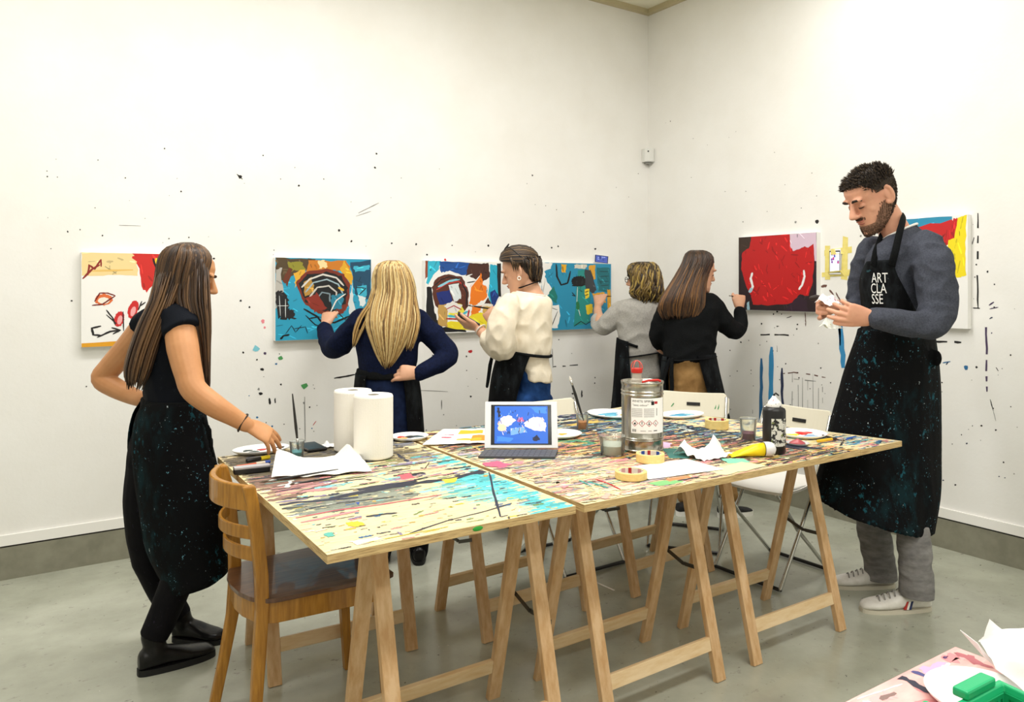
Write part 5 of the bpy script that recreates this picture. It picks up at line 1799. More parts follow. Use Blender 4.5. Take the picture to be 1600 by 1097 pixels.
class Head:
    """Local frame: f face direction, u up, s the person's left side; c = point between the eyes inside the skull."""
    PROF = ((0.000, .084, .040, .020), (.010, .091, .010, .034), (.030, .091, -.030, .047), (.055, .087, -.052, .055), (.080, .086, -.072, .061), (.105, .083, -.086, .066),
            (.126, .081, -.094, .069), (.150, .088, -.098, .072), (.175, .086, -.098, .074), (.200, .074, -.090, .070), (.220, .050, -.070, .055), (.233, .012, -.036, .028))

    def __init__(s, c, f, pitch=0.0, k=1.0, roll=0.0):
        f = Vector((f.x, f.y, 0)).normalized()
        p = radians(pitch)
        s.f = f * cos(p) - UP * sin(p)
        u = UP * cos(p) + f * sin(p)
        side = UP.cross(f)
        if roll:
            q = Quaternion(s.f, radians(roll))
            u = q @ u
            side = q @ side
        s.u, s.s, s.c, s.k = u, side, Vector(c), k

    def P(s, x, y, z):
        return s.c + (s.f * x + s.s * y + s.u * (z - .125)) * s.k

    def ring(s, z, off=0.0, n=28):
        pr = s.PROF
        z_ = min(max(z, pr[0][0]), pr[-1][0])
        for a, b in zip(pr, pr[1:]):
            if a[0] <= z_ <= b[0]:
                t = (z_ - a[0]) / (b[0] - a[0])
                fx, bx, hw = [p + (q - p) * t for p, q in zip(a[1:], b[1:])]
                break
        m, h = (fx + bx) / 2, (fx - bx) / 2 + off
        return [s.P(m + h * math.copysign(abs(cos(a)) ** .92, cos(a)), (hw + off) * math.copysign(abs(sin(a)) ** .92, sin(a)), z) for a in [2 * pi * i / n for i in range(n)]]

    def ell(s, mb, x, y, z, a, b, c, mi=0):
        mb.ell(s.P(x, y, z), (s.f * a * s.k, s.s * b * s.k, s.u * c * s.k), 14, mi)

    def skin(s, mb, ears=True):
        mb.loft([s.ring(p[0]) for p in s.PROF])
        P = s.P
        mb.loft([[P(x + hx * cos(a), w_ * sin(a), z) for a in [2 * pi * i / 12 for i in range(12)]] for z, x, hx, w_ in
                 ((.144, .080, .010, .009), (.130, .087, .012, .0095), (.114, .097, .013, .0115), (.101, .104, .015, .014), (.092, .105, .017, .0165), (.085, .101, .014, .0155), (.081, .094, .009, .011))])
        for y in (-1, 1):
            s.ell(mb, .080, y * .030, .148, .013, .026, .010)        # brow
            s.ell(mb, .046, y * .031, .096, .022, .026, .026)        # cheek
            s.ell(mb, .0735, y * .031, .123, .010, .015, .009)       # eyelid over the ball
            s.ell(mb, .094, y * .012, .089, .008, .007, .007)        # nostril wing
            if ears:
                mb.tube([P(-.012 - .016 * sin(a * .9), y * (.070 + .010 * sin(a)), .118 + .031 * -cos(a)) for a in [pi * i / 8 for i in range(9)]], [.0075 * s.k] * 9, 8)
                s.ell(mb, -.014, y * .071, .118, .014, .006, .026)
                s.ell(mb, -.002, y * .071, .092, .008, .006, .009)
        s.ell(mb, .086, 0, .0665, .011, .021, .0055)                 # lips
        s.ell(mb, .084, 0, .0575, .011, .019, .006)
        s.ell(mb, .082, 0, .018, .013, .020, .014)                   # chin

    def features(s, root, lip, brow, lash='2a1c14'):
        P, k = s.P, s.k
        mb = MB()
        s.ell(mb, .0875, 0, .0668, .0112, .021, .0048)
        s.ell(mb, .0858, 0, .0580, .0112, .0185, .0055)
        put('lips', mb, mat('lip_' + lip, lip, .45), root, smooth=True)
        for y in (-1, 1):
            mb = MB()
            mb.tube([P(.0920, y * .016, .1460), P(.0940, y * .026, .1500), P(.0895, y * .040, .1500), P(.0790, y * .053, .1440)], [.0035 * k, .0052 * k, .0046 * k, .0022 * k], 8)
            put('eyebrow', mb, mat('brow_' + brow, brow, .8), root, smooth=True)
            mb = MB()
            mb.tube([P(.0800, y * .018, .118), P(.0830, y * .026, .1158), P(.0815, y * .036, .1158), P(.0760, y * .046, .118)], [.0012 * k, .0020 * k, .0020 * k, .001 * k], 6)
            put('eyelashes', mb, mat('lash', lash, .7), root, smooth=True)


def locks(mb, rows, cnt, r, rng, nm, a_rng=(0, 360), start=(0, .25), tail=(-.04, .04), wave=0.0, k=(1.0, 1.03), e=2.2, bias=None, m=4):
    """Hair locks running down the rings of a hair volume; material slots 0..nm-1 picked at random."""
    D = dense(rows, m)
    n = len(D)
    for _ in range(cnt):
        a = radians(rng.uniform(*a_rng))
        i0 = int(rng.uniform(*start) * (n - 1))
        kk, ph = rng.uniform(*k), rng.uniform(0, 6.3)
        da = rng.uniform(-.12, .12)
        pts = []
        for i in range(i0, n, 2):
            s = (i - i0) / max(1, n - 1 - i0)
            pts.append(row_pt(D[i], a + da * s + wave * sin(ph + i * .55) * .10, kk, .001 + wave * .006 * cos(ph + i * .5), e))
        if len(pts) < 3:
            continue
        ext = rng.uniform(*tail)
        if ext > 0:
            pts.append(pts[-1] + (pts[-1] - pts[-2]).normalized() * ext)
        elif ext < -.02 and len(pts) > 5:
            pts = pts[:-1]
        L = len(pts)
        rr = [r * (.55 + .6 * sin(pi * min(1, (i + .6) / L) ** .8)) * rng.uniform(.85, 1.15) for i in range(L)]
        rr[-1] = r * .15
        rr[0] *= .3
        mi = rng.randrange(nm) if bias is None else rng.choices(range(nm), bias)[0]
        mb.tube(pts, rr, 6, mi, ends=False)


def hairmats(*cs, rough=.42):
    out = []
    for c in cs:
        v = [int(c[i:i + 2], 16) for i in (0, 2, 4)]
        c2 = ''.join('%02x' % int(x * .86) for x in v)
        out.append(mat('hair_' + c, c, rough, c2=c2, scale=60, stretch=(6, 6, .7), spec=.5))
    return out


def shoe(root, heel, toe, w=.045, hh=.075, upper=None, sole=None, boot=0.0, ankle=None, pointed=.6, sole_h=.018, heel_h=0.0):
    heel, toe = Vector(heel), Vector(toe)
    f = (toe - heel)
    L = f.length
    f.normalize()
    s = UP.cross(f)

    def ring(x, hw, z0, z1, n=18):
        c = heel + f * L * x + UP * ((z0 + z1) / 2)
        return [c + s * hw * math.copysign(abs(cos(a)) ** .8, cos(a)) + UP * (z1 - z0) / 2 * math.copysign(abs(sin(a)) ** .8, sin(a)) for a in [2 * pi * i / n for i in range(n)]]
    z0 = sole_h * .8
    mb = MB()
    mb.loft([ring(.0, w * .45, z0, hh * .8), ring(.04, w * .68, z0, hh), ring(.2, w * .78, z0, hh * 1.02), ring(.36, w * .80, z0, hh * .98), ring(.50, w * .90, z0, hh * .86), ring(.66, w * 1.0, z0, hh * .68), ring(.82, w * .98, z0, hh * .58), ring(.93, w * .80, z0, hh * .52), ring(.99, w * .50, z0, hh * .40), ring(1.01, w * .25, z0, hh * .32)])
    if boot:
        an = Vector(ankle) if ankle is not None else heel + f * L * .2 + UP * boot
        b0 = heel + f * L * .22 + UP * hh * .7
        mb.tube([b0, b0.lerp(an, .5), an], [w * .86, w * .85, w * .95], 18)
    me = remesh(mb, .005, 4)
    o = link('shoe', me, upper or M_leather, root, smooth=True)
    mb = MB()
    n = 40
    ol = []
    for i in range(n):
        a = 2 * pi * i / n
        x = .5 - .515 * cos(a)
        hw = w * (.80 + .24 * x - .55 * max(0, x - .8) * 1.2) * abs(sin(a)) ** .55 * (1 if sin(a) >= 0 else -1)
        p = heel + f * L * x + s * hw
        ol.append((p.x, p.y))
    mb.prism(ol, 0.0, sole_h)
    if heel_h:
        pass
    put('sole', mb, sole or M_sole, o, smooth=False)
    return o


def person(label, foot):
    return thing('person', label, 'person', Vector((foot.x, foot.y, 0)))


# ------------------------------------------------------------------ A: long-haired woman reaching over the table
rng = random.Random(31)
A = person('woman in a dark tee with very long brown hair, reaching over the table', W(280, 1029, 2.85))
hA = Head(W(294, 430, 2.85), VR * .93 + VF * .36, 18, .98)
mb = MB()
hA.skin(mb, ears=False)
limb(mb, [(284, 448, 2.86, .058), (272, 470, 2.86, .056), (262, 495, 2.87, .075)])
vloft(mb, dense([(240, 492, 296, 492, 2.86, .10), (228, 530, 300, 530, 2.86, .10), (232, 580, 296, 580, 2.86, .09), (225, 640, 305, 640, 2.86, .10), (222, 680, 310, 680, 2.87, .11)], 3))
RA = [(282, 510, 2.74, .055), (286, 545, 2.70, .054), (295, 585, 2.67, .047), (304, 610, 2.655, .044), (335, 634, 2.66, .040), (362, 650, 2.69, .033), (385, 664, 2.72, .0265)]
limb(mb, RA)
limb(mb, [(228, 508, 2.99, .052), (203, 540, 3.02, .050), (172, 575, 3.04, .045), (160, 592, 3.04, .042), (180, 606, 3.02, .040), (205, 618, 2.99, .034), (224, 625, 2.95, .028)])
hand(mb, W(387, 664, 2.725), VR * .80 - UP * .50 + VF * .30, UP * .80 + VR * .45 - VF * .55, -1, .98, curls=((30, 10, 6), (28, 12, 6), (28, 18, 8), (30, 22, 10)), spread=10, tcurl=(40, 30), tout=10)
hand(mb, W(226, 626, 2.94), VR * .9 + UP * .1 - VF * .2, -VF, -1, .9, curls=((25, 40, 30),) * 4)
link('body', remesh(mb, .0034, 2), SK_A, A, smooth=True)
hA.features(A, 'b8705c', '3a2618')
mb = MB()
shirt = [(250, 476, 286, 476, 2.86, .085), (236, 488, 300, 490, 2.85, .11), (228, 505, 306, 508, 2.85, .125), (222, 530, 302, 530, 2.85, .125), (222, 565, 300, 568, 2.85, .12), (224, 600, 304, 600, 2.85, .12), (222, 636, 314, 636, 2.85, .13)]
vloft(mb, dense(shirt))
limb(mb, [(266, 494, 2.79, .058), (281, 506, 2.745, .066), (287, 519, 2.725, .068)], ends=False)
limb(mb, [(236, 500, 2.95, .055), (225, 511, 2.98, .058)], ends=False)
cloth('t_shirt', mb, M_shirtA, A, .007, 4, (.006, (9, 9, 14)), seed=2)
# bare back of the neck stays open above the neckline
ap = dense([(221, 626, 315, 626, 2.85, .135), (208, 648, 321, 648, 2.85, .15), (200, 690, 330, 690, 2.85, .165), (203, 740, 342, 740, 2.85, .17), (211, 795, 349, 795, 2.85, .17), (222, 850, 353, 845, 2.85, .165), (256, 915, 355, 884, 2.85, .16)])
mb = vshell(ap, [(158 - min(i, 8) * 1.2, -176 + min(i, 8) * .5) for i in range(len(ap))], th=.004, n=70)
me = mb.mesh('apron')
wrinkle(me, .007, (7, 7, 1.6), 5)
link('apron', me, M_apron, A, smooth=True)
mb = MB()
vloft(mb, dense([(224, 632, 306, 632, 2.86, .12), (212, 660, 312, 660, 2.86, .14), (206, 700, 312, 700, 2.86, .15), (212, 745, 312, 745, 2.86, .145), (222, 800, 312, 800, 2.86, .13)]))
cloth('trousers', mb, splatter(mat('smeared_legging', '15141a', .8), [('8f8b94', 30, .52, .66, .45, (1, 1, .6)), ('2f2b3a', 90, .5, .6, 0, (1, 1, 1))]), A, .008, 4, (.004, (9, 9, 6)))
mb = MB()
vloft(mb, [(219, 622, 316, 622, 2.85, .139), (219, 630, 317, 630, 2.85, .142), (218, 637, 318, 637, 2.85, .143)])
mb.tube([W(318, 655, 2.76), W(326, 672, 2.75), W(330, 700, 2.76), W(334, 715, 2.77)], [.012, .014, .011, .006], 8, flat=.4)
cloth('apron_tie', mb, M_black_knit, A, .006, 3)
for pts in ([(250, 655, 2.92, .06), (240, 690, 2.92, .085), (230, 780, 2.93, .086), (232, 860, 2.95, .068), (250, 915, 2.97, .056), (280, 965, 2.985, .048)], [(285, 690, 2.80, .105), (292, 790, 2.79, .088), (288, 870, 2.79, .066), (264, 940, 2.785, .055), (240, 996, 2.765, .050)]):
    mb = MB()
    limb(mb, pts, ends=False)
    cloth('trouser_leg', mb, M_legg, A, .007, 4, (.003, (7, 7, 9)), seed=pts[0][0])
shoe(A, FL(216, 1056), FL(334, 1022), .046, .085, M_leather, paint('0d0d0e'), boot=.16, ankle=W(240, 992, 2.765), sole_h=.022)
shoe(A, FL(268, 1004) + VF * .02, FL(349, 1004), .044, .085, M_leather, paint('0d0d0e'), boot=.15, ankle=W(281, 962, 2.985), sole_h=.02)
mb = MB()
wc = W(378, 660, 2.715)
ax = (W(395, 668, 2.73) - wc).normalized()
u = ax.orthogonal().normalized()
v = ax.cross(u)
mb.tube([wc + (u * cos(a) + v * sin(a)) * .0325 + ax * .004 * sin(a * 2) for a in [2 * pi * i / 28 for i in range(29)]], .0032, 8, ends=False)
put('bracelet', mb, mat('dark_bracelet', '2a1d16', .6), A, smooth=True)
HA = hairmats('46301f', '5e432c', '7a5a3c', '33231a')
mb = MB()
cap = [(281, 379, 303, 379, 2.85, .03), (262, 387, 318, 387, 2.85, .075), (251, 400, 328, 401, 2.85, .10), (246, 418, 326, 418, 2.85, .108), (243, 440, 320, 440, 2.85, .108), (242, 462, 321, 462, 2.85, .10), (244, 485, 322, 485, 2.85, .09)]
vloft(mb, dense(cap), mi=0)
front = [(284, 405, 322, 405, 2.80, .045), (276, 440, 324, 440, 2.79, .046), (274, 470, 325, 472, 2.775, .045), (288, 500, 327, 502, 2.77, .040), (301, 535, 327, 537, 2.775, .032), (308, 568, 327, 568, 2.78, .025), (314, 598, 327, 598, 2.785, .016)]
vloft(mb, dense(front), mi=0)
back = [(246, 425, 292, 425, 2.82, .07), (236, 470, 272, 470, 2.775, .05), (220, 505, 258, 505, 2.755, .045), (205, 545, 243, 545, 2.75, .04), (197, 575, 234, 575, 2.75, .032), (197, 592, 226, 596, 2.755, .02)]
vloft(mb, dense(back), mi=0)
locks(mb, cap, 380, .0036, rng, 4, start=(.08, .2), tail=(0, .02), k=(1.0, 1.03), bias=(5, 4, 2, 3))
locks(mb, front, 140, .0034, rng, 4, start=(0, .2), tail=(-.05, .05), k=(.8, 1.15), bias=(5, 4, 2, 3))
locks(mb, back, 190, .0036, rng, 4, start=(0, .2), tail=(-.05, .05), k=(.8, 1.15), bias=(3, 5, 5, 2))
put('hair', mb, HA, A, smooth=True)

# ------------------------------------------------------------------ B: blonde woman
rng = random.Random(32)
B = person('woman with long blonde hair in a navy jumper, hand on hip, facing the teal canvas', W(608, 878, 3.85))
hB = Head(W(613, 446, 3.85), VF * .9 - VR * .45, 4, .96)
mb = MB()
hB.skin(mb, ears=False)
limb(mb, [(614, 455, 3.86, .055), (612, 492, 3.86, .06)])
vloft(mb, dense([(572, 496, 644, 496, 3.87, .09), (570, 540, 642, 540, 3.87, .09), (572, 600, 640, 600, 3.87, .09)], 3))
SB1 = [(566, 500, 3.87, .062), (548, 520, 3.90, .066), (528, 540, 3.95, .062), (518, 542, 4.02, .054), (510, 526, 4.16, .045), (507, 514, 4.25, .040)]
SB2 = [(652, 502, 3.85, .062), (675, 522, 3.85, .060), (696, 547, 3.84, .056), (697, 560, 3.82, .052), (678, 572, 3.77, .044), (655, 583, 3.725, .037)]
limb(mb, SB1, k=.62)
limb(mb, SB2, k=.62)
tB = hand(mb, W(508, 508, 4.30), UP * .75 + VF * .5 + VR * .05, -VF * .8 + UP * .5 - VR * .25, 1, .92, curls=((45, 55, 30), (60, 70, 40), (65, 75, 40), (65, 75, 40)), spread=3, tcurl=(30, 30), tout=25)
hand(mb, W(653, 581, 3.72), -VR * .97 - UP * .03 + VF * .10, -VF * .9 + UP * .3, -1, .95, curls=((12, 22, 18), (22, 32, 25), (32, 40, 30), (40, 45, 35)), spread=6, tcurl=(5, 5), tout=8)
link('body', remesh(mb, .0045, 3), SK_L, B, smooth=True)
mb = MB()
sw = [(586, 480, 640, 480, 3.86, .075), (566, 486, 654, 487, 3.86, .10), (556, 498, 660, 499, 3.86, .115), (554, 520, 658, 520, 3.86, .12), (556, 548, 654, 548, 3.86, .12), (560, 570, 650, 570, 3.86, .12), (563, 584, 645, 584, 3.86, .115)]
vloft(mb, dense(sw))
limb(mb, SB1)
limb(mb, SB2)
cloth('jumper', mb, M_navy_knit, B, .008, 4, (.008, (9, 9, 12)), seed=3)
mb = MB()
vloft(mb, dense([(562, 580, 646, 580, 3.87, .115), (558, 620, 652, 620, 3.87, .12), (556, 680, 656, 680, 3.87, .12), (560, 760, 655, 760, 3.87, .11), (566, 800, 652, 800, 3.87, .10)], 3))
cloth('skirt', mb, M_navyj, B, .009, 4, (.006, (10, 10, 5)), seed=4)
apB = [(558, 583, 650, 583, 3.87, .125), (555, 612, 655, 612, 3.87, .13), (552, 660, 659, 660, 3.87, .135), (550, 740, 664, 740, 3.87, .14), (551, 800, 664, 800, 3.87, .14)]
put('apron', vshell(dense(apB), [(62 - i * .3, -232) for i in range(17)], off=.006), M_apron2, B, smooth=True)
mb = MB()
vloft(mb, [(557, 576, 650, 577, 3.87, .127), (556, 583, 651, 584, 3.87, .130), (557, 590, 652, 590, 3.87, .128)])
cloth('apron_tie', mb, M_black_knit, B, .007, 2)
for x0, x1 in ((585, 598), (630, 655)):
    mb = MB()
    limb(mb, [(x0 + 5, 760, 3.87, .07), (x1 - 2, 820, 3.87, .055), (x1, 862, 3.86, .045)])
    cloth('trouser_leg', mb, M_legg, B, .008, 3)
shoe(B, FL(655, 884), FL(652, 856), .044, .08, M_leather, paint('0d0d0e'), boot=.14, sole_h=.02)
shoe(B, FL(598, 884), FL(598, 856), .044, .08, M_leather, paint('0d0d0e'), boot=.14, sole_h=.02)
HB = hairmats('9a7644', 'c9a567', 'e6cc92', '6f5434')
mb = MB()
hb = [(603, 407, 622, 407, 3.85, .035), (590, 415, 634, 415, 3.85, .085), (584, 432, 643, 432, 3.85, .098), (583, 455, 648, 455, 3.845, .10), (575, 480, 648, 480, 3.82, .10), (573, 505, 645, 505, 3.78, .085), (580, 530, 636, 530, 3.755, .06), (588, 552, 626, 550, 3.75, .04), (594, 566, 616, 566, 3.75, .022)]
vloft(mb, dense(hb), mi=0)
locks(mb, hb, 560, .0040, rng, 4, start=(.03, .12), tail=(-.05, .04), k=(1.0, 1.05), bias=(3, 5, 5, 2))
for side in (0, 1):
    ex = [(586, 440, 600, 440, 3.82, .04), (578, 470, 594, 470, 3.80, .035), (562, 492, 580, 492, 3.785, .03), (553, 515, 568, 515, 3.775, .022), (551, 535, 558, 535, 3.77, .010)] if side == 0 else [(632, 440, 645, 440, 3.82, .04), (640, 470, 651, 470, 3.80, .03), (645, 492, 655, 492, 3.77, .025), (642, 515, 654, 515, 3.745, .02), (636, 540, 646, 540, 3.74, .010)]
    locks(mb, ex, 44, .0032, rng, 4, start=(0, .2), tail=(0, .03), k=(.7, 1.1), bias=(3, 5, 4, 2))
put('hair', mb, HB, B, smooth=True)
ft = (tB[0] + tB[4]) / 2
brush('small paint brush held against the teal canvas by the blonde woman', ft + Vector((.03, -.06, -.03)), ft + Vector((.004, .035, .028)), .003)

# ------------------------------------------------------------------ C: woman in the cream jumper
rng = random.Random(33)
DC = 4.25
C = person('woman in a loose cream jumper and jeans, looking down at the phone in her hand', W(815, 817, DC))
hC = Head(W(812, 423, DC), -VR * .93 - VF * -.28, 20, 1.0)
mb = MB()
hC.skin(mb)
limb(mb, [(820, 436, DC, .055), (828, 452, DC, .056), (832, 466, DC, .07)])
vloft(mb, dense([(798, 470, 858, 466, DC, .10), (792, 520, 856, 520, DC, .10), (798, 580, 852, 580, DC, .10), (800, 640, 856, 640, DC, .10)], 3))
limb(mb, [(782, 545, DC - .14, .038), (760, 526, DC - .10, .032), (748, 514, DC - .07, .026)])
limb(mb, [(790, 530, DC + .14, .036), (778, 515, DC + .16, .03), (772, 507, DC + .17, .026)])
tC1 = hand(mb, W(748, 513, DC - .07), -VR * .90 + UP * .22 + VF * .1, -UP * .75 - VF * .5, 1, .95, curls=((12, 15, 10), (18, 20, 12), (26, 28, 15), (32, 35, 20)), spread=5, tcurl=(15, 15), tout=32)
tC2 = hand(mb, W(772, 507, DC + .17), -VR * .45 + UP * .85 + VF * .1, -VF * .95, 1, .92, curls=((50, 60, 30), (62, 70, 40), (68, 75, 40), (70, 75, 40)), spread=3, tcurl=(35, 30), tout=25)
link('body', remesh(mb, .0042, 3), SK_L, C, smooth=True)
hC.features(C, 'a5604f', '2a1d16')
mb = MB()
sw = [(806, 455, 853, 462, DC, .085), (794, 460, 860, 468, DC, .12), (782, 470, 863, 476, DC, .15), (778, 490, 863, 490, DC, .16), (782, 515, 862, 515, DC, .16), (786, 540, 862, 540, DC, .16), (792, 556, 860, 552, DC, .15), (800, 562, 857, 560, DC, .135), (810, 578, 861, 578, DC, .138), (814, 590, 863, 596, DC, .142)]
vloft(mb, dense(sw))
limb(mb, [(796, 478, DC - .13, .068), (785, 505, DC - .17, .076), (783, 530, DC - .17, .080), (784, 541, DC - .16, .078), (774, 538, DC - .13, .066), (765, 531, DC - .11, .055)])
limb(mb, [(800, 480, DC + .12, .06), (792, 510, DC + .15, .065), (786, 528, DC + .15, .06)])
cloth('jumper', mb, M_cream_knit, C, .0065, 3, (.010, (14, 14, 10)), seed=7)
mb = MB()
for a in (0,):
    mb.tube([row_pt((806, 455, 853, 462, DC, .087), 2 * pi * i / 30) for i in range(31)], .0035, 8, ends=False)
put('neckline', mb, M_white, C, smooth=True)
mb = MB()
mb.tube([row_pt((809, 451, 843, 439, DC, .070, 0), radians(a)) for a in range(-60, 241, 12)], .010, 8, flat=.35, ref=UP)
put('apron_strap', mb, M_black_knit, C, smooth=True)
mb = MB()
vloft(mb, dense([(802, 568, 857, 568, DC, .12), (802, 600, 860, 600, DC, .125), (804, 640, 858, 640, DC, .12)], 3))
limb(mb, [(820, 630, DC - .06, .085), (815, 730, DC - .05, .065), (812, 800, DC - .05, .05)])
limb(mb, [(842, 630, DC + .05, .085), (842, 730, DC + .06, .065), (842, 795, DC + .06, .05)])
cloth('jeans', mb, M_jeans, C, .008, 4, (.006, (12, 12, 16)), seed=2)
apC = [(782, 546, 858, 552, DC, .152), (774, 570, 858, 572, DC, .155), (768, 600, 860, 600, DC, .155), (764, 640, 861, 640, DC, .155), (760, 700, 862, 700, DC, .155), (758, 750, 862, 750, DC, .155)]
Dr = dense(apC)
put('apron', vshell(Dr, [(78 + min(i, 10) * 1.8, 318) for i in range(len(Dr))], off=.004), M_apron2, C, smooth=True)
mb = MB()
mb.tube([row_pt((783, 545, 861, 556, DC, .160), radians(a)) for a in range(0, 361, 12)], .008, 8, ends=False)
put('apron_tie', mb, M_black_knit, C, smooth=True)
mb = MB()
mb.tube([W(770, 552, DC - .05), W(766, 570, DC - .06), W(763, 592, DC - .06), W(761, 604, DC - .06)], [.008, .011, .010, .008], 8, flat=.4)
put('tie_end', mb, M_black_knit, C, smooth=True)
shoe(C, FL(815, 824), FL(770, 820), .044, .07, M_bsneak, paint('1a1a1a'))
shoe(C, FL(842, 812), FL(800, 808), .044, .07, M_bsneak, paint('1a1a1a'))
HC = hairmats('2a201a', '46352a', '7a5f3e', '1d1714')
mb = MB()
hc = [(808, 384, 822, 384, DC, .03), (798, 387, 830, 388, DC, .065), (789, 393, 836, 394, DC, .085), (782, 404, 841, 404, DC, .094), (794, 413, 843, 412, DC + .02, .090), (806, 420, 843, 420, DC + .02, .080), (818, 430, 842, 430, DC + .02, .066), (826, 438, 841, 437, DC + .02, .045)]
vloft(mb, dense(hc), mi=0, k=.93)
for _ in range(380):       # locks swept from the brow back to the clip
    ph = radians(rng.uniform(-105, 105))
    ct = W(811.5, 405, DC)
    fw = Vector((ct.x, ct.y, 0)).normalized()
    k_ = rng.uniform(.985, 1.03)
    P = []
    for i in range(9):
        th = pi * (.02 + .95 * i / 8)
        P.append(ct + VR * (-.107 * cos(th)) * k_ + UP * .077 * sin(th) * cos(ph) * k_ - fw * .094 * sin(th) * sin(ph) * k_ - UP * .004 * sin(ph) ** 2 * (8 - i) / 8)
    mb.tube(P, [.0015, .0030, .0036, .0036, .0036, .0036, .0032, .0025, .0015], 6, rng.choices(range(4), (5, 4, 3, 3))[0], ends=False)
low = [(799, 400, 842, 400, DC, .092), (807, 409, 844, 409, DC, .094), (813, 418, 845, 418, DC, .090), (820, 428, 845, 428, DC + .01, .078), (827, 437, 843, 437, DC + .01, .06)]
locks(mb, low, 300, .0036, rng, 4, start=(0, .3), tail=(0, .025), wave=1.0, k=(1.0, 1.07), bias=(5, 4, 3, 3))
for i in range(14):
    x = 797 + i * .9
    mb.tube([W(x, 402, DC - .088), W(x + 2, 410, DC - .090), W(x + 3.5 - i * .1, 417 + (i % 4) * 2.5, DC - .084)], [.004, .004, .001], 6, i % 3, ends=False)
put('hair', mb, HC, C, smooth=True)
mb = MB()
ctr = W(840, 406, DC - .03)
for i in range(5):
    mb.tube([ctr + UP * (.018 - .009 * i) + VR * .002, ctr + UP * (.018 - .009 * i) + VR * .014 - VF * .012, ctr + UP * (.016 - .009 * i) - VF * .03], [.004, .004, .002], 8)
mb.tube([ctr + UP * .024, ctr - UP * .024], .005, 8)
put('hair_clip', mb, mat('clip_tortoise', '2a1c18', .25), C, smooth=True)
mb = MB()
ct = W(811.5, 405, DC)
fw = Vector((ct.x, ct.y, 0)).normalized()
e1 = (VR * .62 + UP * .78).normalized()
for sd in (-1, 1):
    o_ = ct - VR * .070 + UP * .068 - fw * sd * .032
    mb.tube([o_ + fw * .026 * cos(a) + e1 * .019 * sin(a) for a in [2 * pi * i / 20 for i in range(21)]], .0026, 6, ends=False)
    mb.tube([o_ - fw * sd * .026, ct - VR * .035 + UP * .050 - fw * sd * .080, ct + VR * .006 + UP * .012 - fw * sd * .099], .0028, 6)
mb.tube([ct - VR * .070 + UP * .068 - fw * .006, ct - VR * .070 + UP * .068 + fw * .006], .0025, 6)
put('raised_glasses', mb, M_black, C, smooth=True)
mb = MB()
e = hC.P(-.004, .078, .078)
mb.tube([e + hC.f * .009 * cos(a) * 1 + hC.u * .009 * sin(a) for a in [2 * pi * i / 20 for i in range(21)]], .0028, 8, ends=False)
put('earring', mb, mat('pearl', 'f2ede2', .2), C, smooth=True)
mb = MB()
wc = W(751, 515, DC - .078)
ax = (W(765, 529, DC - .11) - wc).normalized()
u = ax.orthogonal().normalized()
v = ax.cross(u)
mb.tube([wc + (u * cos(a) + v * sin(a)) * .031 for a in [2 * pi * i / 24 for i in range(25)]], .006, 8, flat=.5, ref=ax, ends=False)
put('watch', mb, mat('white_watch', 'e9e7e0', .3), C, smooth=True)
# the phone lying in her near hand and the brush in the other one
tp = (tC1[0] + tC1[1] + tC1[2]) / 3
ux = (tp - W(748, 513, DC - .07)).normalized()
nn = (UP * .85 + VF * .5 - VR * .1)
nn = (nn - ux * nn.dot(ux)).normalized()
pc = W(731, 503, DC - .06) + nn * .008
rot = Matrix((ux, nn.cross(ux), nn)).transposed()
t = thing('phone', 'dark phone lying flat in the hand of the woman in the cream jumper', 'phone', pc)
mb = MB()
mb.box(pc, (.14, .066, .008), rot)
put('body', mb, M_black, t, bevel=.003)
mb = MB()
mb.box(pc + nn * .0045, (.125, .060, .0008), rot)
put('screen', mb, M_glass, t)
bt = W(731, 477, DC + .14)
gp = (tC2[0] + tC2[4]) / 2
brush('long black paint brush held up by the woman in the cream jumper', gp + (gp - bt).normalized() * .03, bt, .0045)

# ------------------------------------------------------------------ D: woman in the grey jumper
rng = random.Random(34)
DD = 5.15
D = person('woman in a light grey jumper with wavy highlighted hair and glasses, painting near the corner', W(995, 769, DD))
hD = Head(W(1004, 435, DD), -VR * .86 + VF * .50, 4, 1.0)
mb = MB()
hD.skin(mb, ears=False)
limb(mb, [(1004, 455, DD, .056), (1003, 478, DD, .07)])
vloft(mb, dense([(972, 482, 1030, 482, DD, .10), (974, 540, 1028, 540, DD, .10), (972, 600, 1030, 600, DD, .11)], 3))
limb(mb, [(938, 503, DD + .08, .038), (934, 488, DD + .22, .030), (934, 478, DD + .30, .026)])
tD = hand(mb, W(934, 478, DD + .30), UP * .80 + VF * .40 + VR * .12, -VF * .85 + UP * .3 - VR * .3, 1, .95, curls=((40, 50, 30), (50, 60, 35), (58, 65, 38), (62, 68, 38)), spread=4, tcurl=(25, 25), tout=25)
limb(mb, [(1036, 530, DD + .02, .04), (1034, 550, DD + .05, .03)])
link('body', remesh(mb, .0048, 3), SK_L, D, smooth=True)
hD.features(D, 'b56a5a', '4a3826')
mb = MB()
sw = [(984, 466, 1022, 466, DD, .08), (968, 472, 1034, 472, DD, .11), (960, 486, 1040, 486, DD, .125), (964, 510, 1038, 510, DD, .125), (968, 540, 1034, 540, DD, .125), (970, 565, 1034, 565, DD, .125), (972, 590, 1037, 590, DD, .13)]
vloft(mb, dense(sw))
limb(mb, [(970, 486, DD, .066), (955, 500, DD + .02, .066), (943, 510, DD + .05, .062), (936, 508, DD + .09, .052), (934, 500, DD + .14, .046)])
limb(mb, [(1032, 490, DD + .02, .06), (1042, 520, DD + .03, .055), (1040, 545, DD + .05, .045)])
cloth('jumper', mb, M_grey_knit, D, .008, 4, (.011, (9, 9, 11)), seed=4)
mb = MB()
